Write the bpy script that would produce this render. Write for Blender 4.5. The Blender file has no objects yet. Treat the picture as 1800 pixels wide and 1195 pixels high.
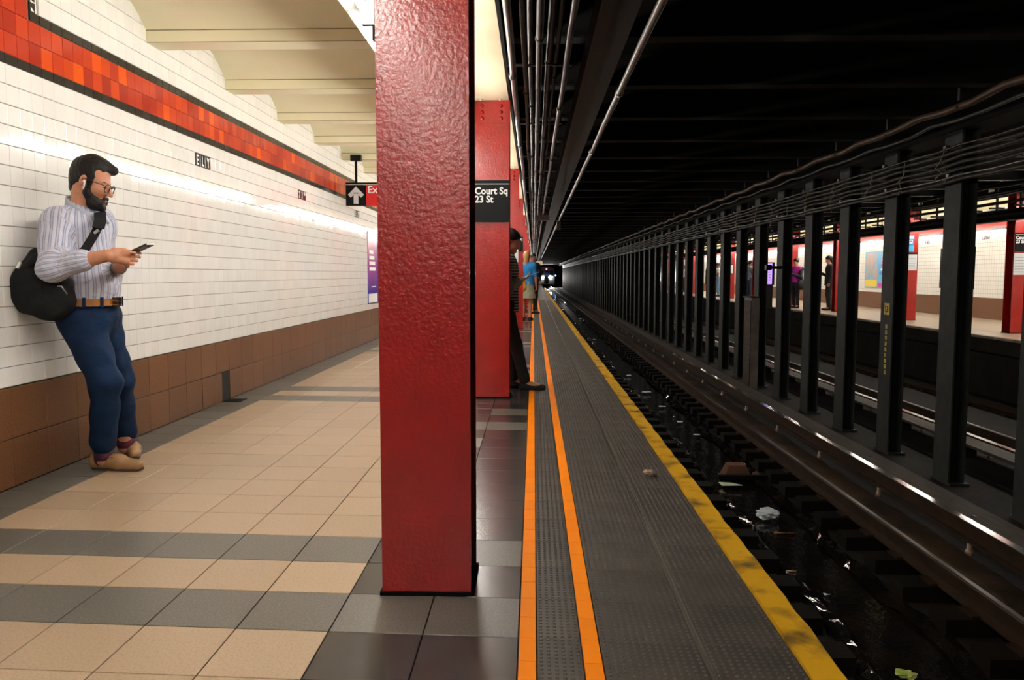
import bpy, math, random
import numpy as np
from mathutils import Vector, Matrix

random.seed(7)
rng = np.random.default_rng(7)
SC = bpy.context.scene
COL = SC.collection

# ------------------------------------------------------------------ camera
F_PX, IW, IH = 1400.0, 1800.0, 1195.0
VPX, VPY, CAM_H = 938.0, 482.0, 1.14
PITCH = math.atan((IH / 2 - VPY) / F_PX)
YAW = math.atan((VPX - IW / 2) * math.cos(PITCH) / F_PX)
cam_data = bpy.data.cameras.new('camera')
cam_data.sensor_width = 36.0
cam_data.lens = 36.0 * F_PX / IW
cam_data.clip_start = 0.05
cam_data.clip_end = 500
cam = bpy.data.objects.new('camera', cam_data)
COL.objects.link(cam)
cam.location = (0, 0, CAM_H)
cam.rotation_euler = (math.pi / 2 - PITCH, 0, YAW)
SC.camera = cam

# ------------------------------------------------------------------ world, exposure
world = bpy.data.worlds.new('world')
world.use_nodes = True
world.node_tree.nodes['Background'].inputs['Color'].default_value = (0.5, 0.55, 0.6, 1)
world.node_tree.nodes['Background'].inputs['Strength'].default_value = 0.002
SC.world = world
SC.view_settings.view_transform = 'Standard'
SC.view_settings.look = 'None'
SC.view_settings.exposure = 1.05
SC.view_settings.gamma = 1.0
SC.view_settings.use_curve_mapping = False
SC.cycles.use_denoising = True
SC.cycles.adaptive_threshold = 0.02
SC.cycles.max_bounces = 6
SC.cycles.diffuse_bounces = 4
SC.cycles.glossy_bounces = 3
SC.cycles.sample_clamp_indirect = 6.0
TUBE_NEAR = 62.0      # emission of the fluorescent tubes, near platform
TUBE_OPP = 62.0       # the same lamps over the opposite platform
HEADLIGHT_W = 2000.0  # the train's two headlights

# ------------------------------------------------------------------ projection helpers (pixel -> place)
_fw = np.array([-math.sin(YAW) * math.cos(PITCH), math.cos(YAW) * math.cos(PITCH), -math.sin(PITCH)])
_rt = np.array([math.cos(YAW), math.sin(YAW), 0.0])
_up = np.cross(_rt, _fw)
_C = np.array([0, 0, CAM_H])

def P(x, y, Y):
    d = _fw * F_PX + _rt * (x - IW / 2) + _up * (IH / 2 - y)
    return _C + d * (Y / d[1])

def PZ(x, y, Z=0.0):
    d = _fw * F_PX + _rt * (x - IW / 2) + _up * (IH / 2 - y)
    return _C + d * ((Z - CAM_H) / d[2])

def proj(p):
    v = np.asarray(p, float) - _C
    z = v @ _fw
    if z < 0.05:
        return None
    return (IW / 2 + F_PX * (v @ _rt) / z, IH / 2 - F_PX * (v @ _up) / z, z)

# ------------------------------------------------------------------ materials
def mat(name, col, rough=0.6, metal=0.0, spec=0.5, col2=None, nscale=8.0, ndetail=6.0, ramp=(0.35, 0.65),
        bump=0.0, bscale=60.0, bdist=0.004, vary=0.0, coat=0.0, island=False, coords='Object', stretch=None,
        emit=None, estr=0.0, rough2=None):
    m = bpy.data.materials.new(name)
    m.use_nodes = True
    nt = m.node_tree
    b = nt.nodes['Principled BSDF']
    b.inputs['Roughness'].default_value = rough
    b.inputs['Metallic'].default_value = metal
    b.inputs['Specular IOR Level'].default_value = spec
    b.inputs['Coat Weight'].default_value = coat
    b.inputs['Coat Roughness'].default_value = 0.08
    col = tuple(col) + (1,)
    b.inputs['Base Color'].default_value = col
    L = nt.links
    vec = None
    if col2 is not None or bump > 0 or rough2 is not None:
        tc = nt.nodes.new('ShaderNodeTexCoord')
        vec = tc.outputs[coords]
        if coords == 'World':
            pass
        if stretch:
            mp = nt.nodes.new('ShaderNodeMapping')
            mp.inputs['Scale'].default_value = stretch
            L.new(vec, mp.inputs['Vector'])
            vec = mp.outputs['Vector']
    out = None
    if col2 is not None:
        n = nt.nodes.new('ShaderNodeTexNoise')
        n.inputs['Scale'].default_value = nscale
        n.inputs['Detail'].default_value = ndetail
        L.new(vec, n.inputs['Vector'])
        r = nt.nodes.new('ShaderNodeValToRGB')
        r.color_ramp.elements[0].position = ramp[0]
        r.color_ramp.elements[1].position = ramp[1]
        r.color_ramp.elements[0].color = col
        r.color_ramp.elements[1].color = tuple(col2) + (1,)
        L.new(n.outputs['Fac'], r.inputs['Fac'])
        out = r.outputs['Color']
        if rough2 is not None:
            mr = nt.nodes.new('ShaderNodeMapRange')
            mr.inputs['From Min'].default_value = ramp[0]
            mr.inputs['From Max'].default_value = ramp[1]
            mr.inputs['To Min'].default_value = rough
            mr.inputs['To Max'].default_value = rough2
            L.new(n.outputs['Fac'], mr.inputs['Value'])
            L.new(mr.outputs['Result'], b.inputs['Roughness'])
    if vary > 0:
        oi = nt.nodes.new('ShaderNodeObjectInfo')
        ge = nt.nodes.new('ShaderNodeNewGeometry')
        ad = nt.nodes.new('ShaderNodeMath'); ad.operation = 'ADD'
        L.new(oi.outputs['Random'], ad.inputs[0]); L.new(ge.outputs['Random Per Island'], ad.inputs[1])
        fr = nt.nodes.new('ShaderNodeMath'); fr.operation = 'FRACT'
        L.new(ad.outputs[0], fr.inputs[0])
        mr2 = nt.nodes.new('ShaderNodeMapRange')
        mr2.inputs['To Min'].default_value = 1 - vary
        mr2.inputs['To Max'].default_value = 1 + vary
        L.new(fr.outputs[0], mr2.inputs['Value'])
        hs = nt.nodes.new('ShaderNodeHueSaturation')
        L.new(mr2.outputs['Result'], hs.inputs['Value'])
        if out is not None:
            L.new(out, hs.inputs['Color'])
        else:
            hs.inputs['Color'].default_value = col
        out = hs.outputs['Color']
    if out is not None:
        L.new(out, b.inputs['Base Color'])
    if bump > 0:
        n2 = nt.nodes.new('ShaderNodeTexNoise')
        n2.inputs['Scale'].default_value = bscale
        n2.inputs['Detail'].default_value = 3
        L.new(vec, n2.inputs['Vector'])
        bp = nt.nodes.new('ShaderNodeBump')
        bp.inputs['Strength'].default_value = bump
        bp.inputs['Distance'].default_value = bdist
        L.new(n2.outputs['Fac'], bp.inputs['Height'])
        L.new(bp.outputs['Normal'], b.inputs['Normal'])
    if emit is not None:
        b.inputs['Emission Color'].default_value = tuple(emit) + (1,)
        b.inputs['Emission Strength'].default_value = estr
    return m

M = {}
M['white_tile'] = mat('white_tile', (0.86, 0.85, 0.81), 0.075, vary=0.03, spec=0.42)
M['black_tile'] = mat('black_tile', (0.022, 0.019, 0.017), 0.15, vary=0.4)
M['letter_tile'] = mat('letter_tile', (0.012, 0.012, 0.013), 0.15)
M['tile_grout'] = mat('tile_grout', (0.20, 0.17, 0.125), 0.9, col2=(0.34, 0.30, 0.23), nscale=3)
M['floor_grout'] = mat('floor_grout', (0.035, 0.028, 0.022), 0.8, col2=(0.06, 0.05, 0.04), nscale=5)
M['tan_tile'] = mat('tan_tile', (0.385, 0.275, 0.178), 0.33, col2=(0.29, 0.195, 0.118), nscale=120, ramp=(0.45, 0.75), vary=0.07, spec=0.4)
M['grey_tile'] = mat('grey_tile', (0.078, 0.071, 0.058), 0.36, col2=(0.15, 0.135, 0.112), nscale=120, ramp=(0.45, 0.75), vary=0.12, spec=0.4)
M['slate_tile'] = mat('slate_tile', (0.021, 0.017, 0.016), 0.24, col2=(0.036, 0.031, 0.029), nscale=9, vary=0.25, spec=0.5)
M['granite'] = mat('granite', (0.092, 0.034, 0.011), 0.42, col2=(0.17, 0.074, 0.031), nscale=95, ramp=(0.3, 0.7), vary=0.12, spec=0.4)
M['tactile'] = mat('tactile', (0.031, 0.0255, 0.021), 0.5, col2=(0.052, 0.042, 0.034), nscale=4, vary=0.15, spec=0.5)
M['orange_tile'] = mat('orange_tile', (0.95, 0.245, 0.0), 0.55, vary=0.05, spec=0.12)
M['yellow_paint'] = mat('yellow_paint', (0.50, 0.26, 0.004), 0.6, spec=0.2, col2=(0.07, 0.036, 0.006), nscale=6, ndetail=10, ramp=(0.49, 0.68), bump=0.6, bscale=18, bdist=0.01)
M['dark_seam'] = mat('dark_seam', (0.16, 0.14, 0.12), 0.35, metal=0.6)
M['cream'] = mat('cream', (0.90, 0.845, 0.60), 0.5, col2=(0.85, 0.785, 0.53), nscale=1.5, bump=0.25, bscale=9, bdist=0.01)
M['cream_light'] = mat('cream_light', (0.68, 0.60, 0.42), 0.4, col2=(0.63, 0.54, 0.36), nscale=3, bump=0.15, bscale=14, bdist=0.006)
M['crack'] = mat('crack', (0.12, 0.085, 0.04), 0.9, col2=(0.45, 0.36, 0.2), nscale=2.2, ramp=(0.35, 0.6))
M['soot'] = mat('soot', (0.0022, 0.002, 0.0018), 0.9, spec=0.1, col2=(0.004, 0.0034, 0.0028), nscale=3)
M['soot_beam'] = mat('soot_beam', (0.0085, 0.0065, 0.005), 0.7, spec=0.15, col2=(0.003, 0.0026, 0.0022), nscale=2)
M['black_steel'] = mat('black_steel', (0.0075, 0.007, 0.0062), 0.55, spec=0.2, col2=(0.0125, 0.0105, 0.009), nscale=6, bump=0.2, bscale=30)
M['grey_steel'] = mat('grey_steel', (0.023, 0.0245, 0.0238), 0.6, spec=0.12, col2=(0.014, 0.015, 0.0143), nscale=7, bump=0.2, bscale=40)
M['pipe'] = mat('pipe', (0.055, 0.048, 0.043), 0.4, metal=0.85, col2=(0.03, 0.022, 0.018), nscale=5)
M['pipe_dark'] = mat('pipe_dark', (0.022, 0.017, 0.015), 0.5, metal=0.5, spec=0.2, col2=(0.012, 0.009, 0.007), nscale=5)
M['pipe_bright'] = mat('pipe_bright', (0.20, 0.19, 0.18), 0.36, metal=0.9, col2=(0.11, 0.095, 0.08), nscale=4)
M['cable'] = mat('cable', (0.028, 0.024, 0.019), 0.5, spec=0.2, col2=(0.013, 0.011, 0.009), nscale=4)
M['rust_pipe'] = mat('rust_pipe', (0.055, 0.027, 0.013), 0.5, spec=0.2, col2=(0.03, 0.015, 0.008), nscale=5)
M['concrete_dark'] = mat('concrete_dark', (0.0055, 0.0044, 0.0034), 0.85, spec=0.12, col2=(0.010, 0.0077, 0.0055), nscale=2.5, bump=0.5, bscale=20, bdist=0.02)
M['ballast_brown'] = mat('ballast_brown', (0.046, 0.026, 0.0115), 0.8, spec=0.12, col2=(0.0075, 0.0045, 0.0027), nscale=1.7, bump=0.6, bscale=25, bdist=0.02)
M['tie_wood'] = mat('tie_wood', (0.0028, 0.002, 0.0014), 0.85, spec=0.08, col2=(0.0052, 0.0035, 0.0022), nscale=6, stretch=(1, 6, 6), bump=0.4, bscale=20)
M['rail_rust'] = mat('rail_rust', (0.030, 0.0155, 0.0072), 0.55, spec=0.15, col2=(0.015, 0.0075, 0.0036), nscale=8, metal=0.2)
M['rail_shine'] = mat('rail_shine', (0.12, 0.10, 0.085), 0.3, metal=1.0)
M['third_shine'] = mat('third_shine', (0.75, 0.73, 0.70), 0.2, metal=1.0)
M['board'] = mat('board', (0.042, 0.029, 0.019), 0.65, spec=0.2, col2=(0.017, 0.0115, 0.008), nscale=5, stretch=(6, 0.6, 6))
M['drop'] = mat('drop', (.02, .02, .02), .03, spec=1.0)
M['insulator'] = mat('insulator', (0.17, 0.10, 0.065), 0.45)
M['water'] = mat('water', (0.004, 0.0035, 0.003), 0.04, spec=0.6, col2=(0.010, 0.007, 0.005), nscale=3, bump=0.35, bscale=11, bdist=0.01)
M['black_gloss'] = mat('black_gloss', (0.005, 0.0055, 0.006), 0.4, spec=0.12)
M['sign_white'] = mat('sign_white', (0.82, 0.82, 0.82), 0.5)
M['sign_red'] = mat('sign_red', (0.62, 0.008, 0.008), 0.45)
M['fixture_white'] = mat('fixture_white', (0.86, 0.84, 0.80), 0.35)
M['socket'] = mat('socket', (0.02, 0.02, 0.022), 0.5)
M['dark_hole'] = mat('dark_hole', (0.008, 0.006, 0.004), 0.9)
M['opp_floor'] = mat('opp_floor', (0.42, 0.33, 0.24), 0.35, col2=(0.33, 0.25, 0.18), nscale=4)
M['paper'] = mat('paper', (0.72, 0.74, 0.76), 0.7)
M['paper_text'] = mat('paper_text', (0.35, 0.37, 0.42), 0.7)

# red band tile: per-tile mix of dark red and orange
def red_tile_mat():
    m = bpy.data.materials.new('red_band_tile'); m.use_nodes = True
    nt = m.node_tree; b = nt.nodes['Principled BSDF']; L = nt.links
    b.inputs['Roughness'].default_value = 0.16
    oi = nt.nodes.new('ShaderNodeObjectInfo'); ge = nt.nodes.new('ShaderNodeNewGeometry')
    ad = nt.nodes.new('ShaderNodeMath'); ad.operation = 'ADD'
    fr = nt.nodes.new('ShaderNodeMath'); fr.operation = 'FRACT'
    L.new(oi.outputs['Random'], ad.inputs[0]); L.new(ge.outputs['Random Per Island'], ad.inputs[1]); L.new(ad.outputs[0], fr.inputs[0])
    r = nt.nodes.new('ShaderNodeValToRGB')
    els = r.color_ramp.elements
    els[0].position = 0.0; els[0].color = (0.40, 0.022, 0.010, 1)
    els[1].position = 1.0; els[1].color = (0.86, 0.105, 0.006, 1)
    for pos, c in ((0.45, (0.52, 0.036, 0.012, 1)), (0.80, (0.62, 0.052, 0.012, 1)), (0.93, (0.72, 0.075, 0.008, 1))):
        e = els.new(pos); e.color = c
    L.new(fr.outputs[0], r.inputs['Fac']); L.new(r.outputs['Color'], b.inputs['Base Color'])
    return m
M['red_tile'] = red_tile_mat()

# thick, wrinkled red paint of the steel columns
def red_paint_mat(name, col, strength):
    m = bpy.data.materials.new(name); m.use_nodes = True
    nt = m.node_tree; b = nt.nodes['Principled BSDF']; L = nt.links
    b.inputs['Roughness'].default_value = 0.25
    b.inputs['Specular IOR Level'].default_value = 0.6
    tc = nt.nodes.new('ShaderNodeTexCoord')
    n0 = nt.nodes.new('ShaderNodeTexNoise'); n0.inputs['Scale'].default_value = 5; n0.inputs['Detail'].default_value = 5
    L.new(tc.outputs['Object'], n0.inputs['Vector'])
    r = nt.nodes.new('ShaderNodeValToRGB')
    r.color_ramp.elements[0].position = 0.3; r.color_ramp.elements[0].color = col + (1,)
    r.color_ramp.elements[1].position = 0.75; r.color_ramp.elements[1].color = tuple(c * 0.72 for c in col) + (1,)
    L.new(n0.outputs['Fac'], r.inputs['Fac']); L.new(r.outputs['Color'], b.inputs['Base Color'])
    n1 = nt.nodes.new('ShaderNodeTexNoise'); n1.inputs['Scale'].default_value = 62; n1.inputs['Detail'].default_value = 2.5
    n1.inputs['Distortion'].default_value = 0.25
    n2 = nt.nodes.new('ShaderNodeTexNoise'); n2.inputs['Scale'].default_value = 14; n2.inputs['Detail'].default_value = 5
    n2.inputs['Distortion'].default_value = 1.5
    L.new(tc.outputs['Object'], n1.inputs['Vector']); L.new(tc.outputs['Object'], n2.inputs['Vector'])
    mx = nt.nodes.new('ShaderNodeMath'); mx.operation = 'MULTIPLY_ADD'
    mx.inputs[1].default_value = 0.55
    L.new(n2.outputs['Fac'], mx.inputs[0]); L.new(n1.outputs['Fac'], mx.inputs[2])
    bp = nt.nodes.new('ShaderNodeBump'); bp.inputs['Strength'].default_value = strength; bp.inputs['Distance'].default_value = 0.006
    L.new(mx.outputs[0], bp.inputs['Height']); L.new(bp.outputs['Normal'], b.inputs['Normal'])
    return m
M['red_paint'] = red_paint_mat('red_paint', (0.30, 0.009, 0.008), 0.27)
M['red_paint_smooth'] = red_paint_mat('red_paint_smooth', (0.40, 0.013, 0.009), 0.22)

def brick_tile_mat(name, col, grout, size):
    m = bpy.data.materials.new(name); m.use_nodes = True
    nt = m.node_tree; b = nt.nodes['Principled BSDF']; L = nt.links
    b.inputs['Roughness'].default_value = 0.18
    tc = nt.nodes.new('ShaderNodeTexCoord')
    sep = nt.nodes.new('ShaderNodeSeparateXYZ'); cmb = nt.nodes.new('ShaderNodeCombineXYZ')
    L.new(tc.outputs['Object'], sep.inputs[0]); L.new(sep.outputs['Y'], cmb.inputs['X']); L.new(sep.outputs['Z'], cmb.inputs['Y'])
    br = nt.nodes.new('ShaderNodeTexBrick'); br.offset = 0.0
    br.inputs['Scale'].default_value = 1.0
    br.inputs['Brick Width'].default_value = size; br.inputs['Row Height'].default_value = size
    br.inputs['Mortar Size'].default_value = 0.003
    br.inputs['Color1'].default_value = col + (1,); br.inputs['Color2'].default_value = tuple(c * 0.96 for c in col) + (1,)
    br.inputs['Mortar'].default_value = grout + (1,)
    L.new(cmb.outputs[0], br.inputs['Vector']); L.new(br.outputs['Color'], b.inputs['Base Color'])
    return m
M['opp_tile'] = brick_tile_mat('opposite_wall_tile', (0.80, 0.78, 0.70), (0.30, 0.27, 0.22), 0.108)
M['opp_red'] = brick_tile_mat('opposite_band_tile', (0.52, 0.035, 0.02), (0.35, 0.12, 0.08), 0.117)

# ------------------------------------------------------------------ mesh helpers
class MB:
    def __init__(s): s.v = []; s.f = []; s.smooth = []
    def add(s, vs, fs, smooth=False):
        o = len(s.v); s.v += [tuple(map(float, p)) for p in vs]; s.f += [tuple(i + o for i in f) for f in fs]
        s.smooth += [smooth] * len(fs); return s
    def box(s, x0, x1, y0, y1, z0, z1):
        vs = [(x0, y0, z0), (x1, y0, z0), (x1, y1, z0), (x0, y1, z0), (x0, y0, z1), (x1, y0, z1), (x1, y1, z1), (x0, y1, z1)]
        return s.add(vs, [(3, 2, 1, 0), (4, 5, 6, 7), (0, 1, 5, 4), (1, 2, 6, 5), (2, 3, 7, 6), (3, 0, 4, 7)])
    def obox(s, c, ax, ay, az, hx, hy, hz):
        c, ax, ay, az = map(np.asarray, (c, ax, ay, az))
        vs = [c + ax * hx * i + ay * hy * j + az * hz * k for k in (-1, 1) for (i, j) in ((-1, -1), (1, -1), (1, 1), (-1, 1))]
        return s.add(vs, [(3, 2, 1, 0), (4, 5, 6, 7), (0, 1, 5, 4), (1, 2, 6, 5), (2, 3, 7, 6), (3, 0, 4, 7)])
    def tube(s, pts, r, n=8, caps=True):
        pts = [np.asarray(p, float) for p in pts]
        rs = r if isinstance(r, (list, tuple)) else [r] * len(pts)
        vs = []
        up = None
        for i, p in enumerate(pts):
            t = pts[min(i + 1, len(pts) - 1)] - pts[max(i - 1, 0)]
            t = t / (np.linalg.norm(t) + 1e-9)
            if up is None:
                a = np.array([0, 0, 1.0]) if abs(t[2]) < 0.9 else np.array([1.0, 0, 0])
            else:
                a = up
            u = np.cross(t, a); u /= np.linalg.norm(u) + 1e-9
            w = np.cross(u, t); up = w
            for k in range(n):
                an = 2 * math.pi * k / n
                vs.append(p + rs[i] * (math.cos(an) * u + math.sin(an) * w))
        fs = []
        for i in range(len(pts) - 1):
            for k in range(n):
                fs.append((i * n + k, i * n + (k + 1) % n, (i + 1) * n + (k + 1) % n, (i + 1) * n + k))
        if caps:
            fs.append(tuple(range(n - 1, -1, -1))); fs.append(tuple((len(pts) - 1) * n + k for k in range(n)))
        return s.add(vs, fs, True)
    def dome(s, c, r, axis, n=8, rings=3, squash=1.0):
        c = np.asarray(c, float); t = np.asarray(axis, float); t /= np.linalg.norm(t)
        a = np.array([0, 0, 1.0]) if abs(t[2]) < 0.9 else np.array([1.0, 0, 0])
        u = np.cross(t, a); u /= np.linalg.norm(u); w = np.cross(t, u)
        vs = []; fs = []
        for i in range(rings):
            th = (math.pi / 2) * i / rings
            for k in range(n):
                an = 2 * math.pi * k / n
                vs.append(c + r * (math.cos(th) * (math.cos(an) * u + math.sin(an) * w) + math.sin(th) * t * squash))
        vs.append(c + t * r * squash)
        for i in range(rings - 1):
            for k in range(n):
                fs.append((i * n + k, i * n + (k + 1) % n, (i + 1) * n + (k + 1) % n, (i + 1) * n + k))
        for k in range(n):
            fs.append(((rings - 1) * n + k, (rings - 1) * n + (k + 1) % n, rings * n))
        return s.add(vs, fs, True)
    def mesh(s, name):
        me = bpy.data.meshes.new(name)
        me.from_pydata(s.v, [], s.f)
        if any(s.smooth):
            me.polygons.foreach_set('use_smooth', s.smooth)
        me.update(); return me
    def build(s, name, material, parent=None, loc=None):
        return obj(name, s.mesh(name), material, parent, loc)

def obj(name, me, material=None, parent=None, loc=None):
    if material is not None and not me.materials:
        me.materials.append(M[material] if isinstance(material, str) else material)
    o = bpy.data.objects.new(name, me); COL.objects.link(o)
    if parent is not None: o.parent = parent
    if loc is not None: o.location = loc
    return o

def tag(o, label, cat, group=None):
    o['label'] = label; o['category'] = cat
    if group: o['group'] = group
    return o

def thing(name, label, cat, loc=(0, 0, 0), group=None):
    o = bpy.data.objects.new(name, None); COL.objects.link(o); o.location = loc
    return tag(o, label, cat, group)

def struct(o):
    o['kind'] = 'structure'; return o

def text_mesh(s, size, bold=0.0, ext=0.0015, font_x=1.0):
    cu = bpy.data.curves.new('lettering', 'FONT'); cu.body = s; cu.size = size; cu.offset = bold * size; cu.extrude = ext
    cu.resolution_u = 3; cu.space_line = 0.85
    o = bpy.data.objects.new('lettering', cu); COL.objects.link(o)
    bpy.context.view_layer.update()
    me = bpy.data.meshes.new_from_object(o.evaluated_get(bpy.context.evaluated_depsgraph_get()))
    bpy.data.objects.remove(o); bpy.data.curves.remove(cu)
    me.transform(Matrix.Diagonal((font_x, 1, 1, 1)))
    me.name = 'lettering'
    return me

ROT_FRONT = Matrix.Rotation(math.pi / 2, 4, 'X')                         # text facing -Y
ROT_PX = Matrix.Rotation(math.pi / 2, 4, 'Z') @ Matrix.Rotation(math.pi / 2, 4, 'X')    # text facing +X, reads towards +Y
ROT_MX = Matrix.Rotation(-math.pi / 2, 4, 'Z') @ Matrix.Rotation(math.pi / 2, 4, 'X')   # text facing -X

def letters(s, size, rot, loc, material, parent, bold=0.02, fx=1.0, centre=False, name='lettering'):
    me = text_mesh(s, size, bold, font_x=fx)
    if centre:
        xs = [v.co.x for v in me.vertices]
        me.transform(Matrix.Translation((-(min(xs) + max(xs)) / 2, 0, 0)))
    me.transform(rot)
    o = obj(name, me, material, parent, loc)
    return o

# ------------------------------------------------------------------ tiles: the largest in view as objects, the rest as one mesh
def tile_geo(du, dv, th, ch, axis, skew=0.0):
    """bevelled tile centred on its face, u/v in plane; axis 'X' wall facing +X (u=Y,v=Z), 'Z' floor (u=X,v=Y)"""
    vs = []
    for (inset, w) in ((0, -th), (0, -ch), (ch, 0)):
        for (a, b) in ((-1, -1), (1, -1), (1, 1), (-1, 1)):
            u = a * (du / 2 - inset); v = b * (dv / 2 - inset)
            if axis == 'X': vs.append((w, u, v))
            else: vs.append((u, v + skew * u, w))
    fs = []
    for r in (0, 1):
        for k in range(4):
            fs.append((r * 4 + k, r * 4 + (k + 1) % 4, (r + 1) * 4 + (k + 1) % 4, (r + 1) * 4 + k))
    fs.append((8, 9, 10, 11))
    return vs, fs

def lay_tiles(name, tiles, material, parent, axis, th=0.012, ch=0.0022, skew=0.0, limit=300, tilt=0.0, geo=None):
    scored = []
    for t in tiles:
        (c, du, dv) = t
        q = proj(c)
        s = 0.0
        if q is not None and -40 < q[0] < IW + 40 and -40 < q[1] < IH + 40:
            s = du * dv * abs(c[0] if axis == 'X' else CAM_H) / q[2] ** 3
        scored.append((s, t))
    scored.sort(key=lambda a: -a[0])
    cache = {}
    rest = MB()
    for i, (s, (c, du, dv)) in enumerate(scored):
        if i < limit and s > 0:
            key = (round(du, 4), round(dv, 4))
            if key not in cache:
                vs, fs = geo(du, dv) if geo else tile_geo(du, dv, th, ch, axis, skew)
                me = MB().add(vs, fs).mesh(name); me.materials.append(M[material]); cache[key] = me
            o = obj(name, cache[key], None, parent, c)
            if tilt:
                a, b = random.gauss(0, tilt), random.gauss(0, tilt)
                o.rotation_euler = (0, a, b) if axis == 'X' else (a, b, 0)
        else:
            vs, fs = tile_geo(du, dv, th, ch, axis, skew)
            a, b = random.gauss(0, tilt), random.gauss(0, tilt)
            if axis == 'X': vs = [(v[0] + c[0] + a * v[1] + b * v[2], v[1] + c[1], v[2] + c[2]) for v in vs]
            else: vs = [(v[0] + c[0], v[1] + c[1], v[2] + c[2] + a * v[0] + b * v[1]) for v in vs]
            rest.add(vs, fs)
    if rest.v:
        o = rest.build(name, material, parent); o['kind'] = 'stuff'

# ------------------------------------------------------------------ key dimensions
XW = -2.788               # face of the tiled wall
Y0, YEND = -11.0, 150.0
EDGE = 0.90               # platform edge
SKEW = -0.045             # cross joints of the paving run slightly off square
T = 0.3045
ROW0 = 2.42
BEAM_PITCH = 1.468
COLS = [2.745, 7.275, 11.92, 16.55] + [16.55 + 4.57 * k for k in range(1, 24)]
BEAMZ = 2.80

# ================================================================== NEAR PLATFORM FLOOR
b = MB()
b.box(XW - 0.3, 0.79, Y0, YEND, -0.20, -0.010)
floor = struct(b.build('floor', 'floor_grout'))
MB().box(0.45, 0.60, Y0, YEND, -1.45, -0.20).build('platform_face', 'concrete_dark', floor)
def row_y(k, x): return ROW0 + T * (k + 0.5) + SKEW * x
tan, grey, slate = [], [], []
W3 = 0.3048
for k in range(-6, 122):
    for j in range(9):
        x = -0.045 - W3 * (j + 0.5)
        t = ((x, row_y(k, x), 0.0), W3 - 0.004, T - 0.004)
        if j < 2:
            (grey if (k * 7 + j * 3) % 11 in (0, 3) else slate).append(t)
        elif j == 8: grey.append(t)
        elif k % 15 in (0, 2): grey.append(t)
        else: tan.append(t)
lay_tiles('tan_floor_tile', tan, 'tan_tile', floor, 'Z', ch=0.001, skew=SKEW, tilt=0.0008)
lay_tiles('grey_floor_tile', grey, 'grey_tile', floor, 'Z', ch=0.001, skew=SKEW, tilt=0.0008)
lay_tiles('slate_floor_tile', slate, 'slate_tile', floor, 'Z', ch=0.001, skew=SKEW, tilt=0.0012)

def tactile_geo(du, dv):
    vs, fs = tile_geo(du, dv, 0.012, 0.002, 'Z', SKEW)
    vs, fs = list(vs), list(fs)
    nu = max(3, round(du / 0.0235)); nv = round(dv / 0.0235)
    r, hgt = 0.0062, 0.0042
    for i in range(nu):
        for j in range(nv):
            u = -du / 2 + (i + 0.5) * du / nu; v = -dv / 2 + (j + 0.5) * dv / nv
            o = len(vs)
            for a in range(6):
                an = a * math.pi / 3
                vs.append((u + r * math.cos(an), v + r * math.sin(an) + SKEW * u, 0))
            for a in range(6):
                an = a * math.pi / 3
                vs.append((u + r * .55 * math.cos(an), v + r * .55 * math.sin(an) + SKEW * u, hgt))
            for a in range(6):
                fs.append((o + a, o + (a + 1) % 6, o + 6 + (a + 1) % 6, o + 6 + a))
            fs.append(tuple(o + 6 + a for a in range(6)))
    return vs, fs
tact = []
for k in range(-6, 260):
    for (x0, x1) in ((0.013, 0.149), (0.208, 0.506), (0.520, 0.787)):
        x = (x0 + x1) / 2
        tact.append(((x, row_y(k, x), 0.0), x1 - x0 - 0.002, T - 0.003))
lay_tiles('tactile_tile', tact, 'tactile', floor, 'Z', skew=SKEW, geo=tactile_geo)
M['tactile_top'] = mat('tactile_top', (0.085, 0.072, 0.060), 0.45)  # lighter base colour for the flat tops of the tactile domes
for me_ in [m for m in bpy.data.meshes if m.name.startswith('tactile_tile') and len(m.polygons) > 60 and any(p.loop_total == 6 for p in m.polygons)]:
    me_.materials.append(M['tactile_top'])
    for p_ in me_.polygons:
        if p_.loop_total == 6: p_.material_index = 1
MB().box(0.508, 0.518, Y0, YEND, -0.012, 0.0015).build('seam_strip', 'dark_seam', floor)
for (x0, x1) in ((-0.043, 0.011), (0.151, 0.206)):
    st = []
    for k in range(-10, 400):
        x = (x0 + x1) / 2
        st.append(((x, ROW0 + T / 2 * (k + 0.5) + SKEW * x, 0.001), x1 - x0 - 0.002, T / 2 - 0.0025))
    lay_tiles('orange_stripe_tile', st, 'orange_tile', floor, 'Z', skew=SKEW, limit=150, ch=0.0012)
# painted rubbing boards along the edge
y = Y0; i = 0
cuts = [Y0, -1.8, 0.9, 3.52, 6.6, 9.7, 12.8, 16, 19, 22, 26, 30, 36, 44, 54, 70, 90, 120, YEND]
for a, c in zip(cuts[:-1], cuts[1:]):
    m = MB(); n = max(2, int((c - a) / 0.12)); n = min(n, 60)
    vs = []; fs = []
    for q in range(n + 1):
        yy = a + 0.006 + (c - a - 0.012) * q / n
        e0 = random.uniform(-0.006, 0.004); e1 = random.uniform(-0.008, 0.004)
        z = 0.004 + random.uniform(-0.003, 0.003)
        vs += [(0.792 + e0, yy, -0.2), (0.792 + e0, yy, z), (EDGE - 0.01 + e1, yy, z), (EDGE + e1, yy, z - 0.012), (EDGE + e1, yy, -0.2)]
    for q in range(n):
        for w in range(4):
            fs.append((q * 5 + w, q * 5 + w + 1, q * 5 + w + 6, q * 5 + w + 5))
    fs.append((4, 3, 2, 1, 0)); fs.append(tuple(n * 5 + w for w in range(5)))
    vs2 = vs
    m.add(vs2, [tuple(reversed(f)) for f in fs]).build('edge_board', 'yellow_paint', floor)

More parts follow.
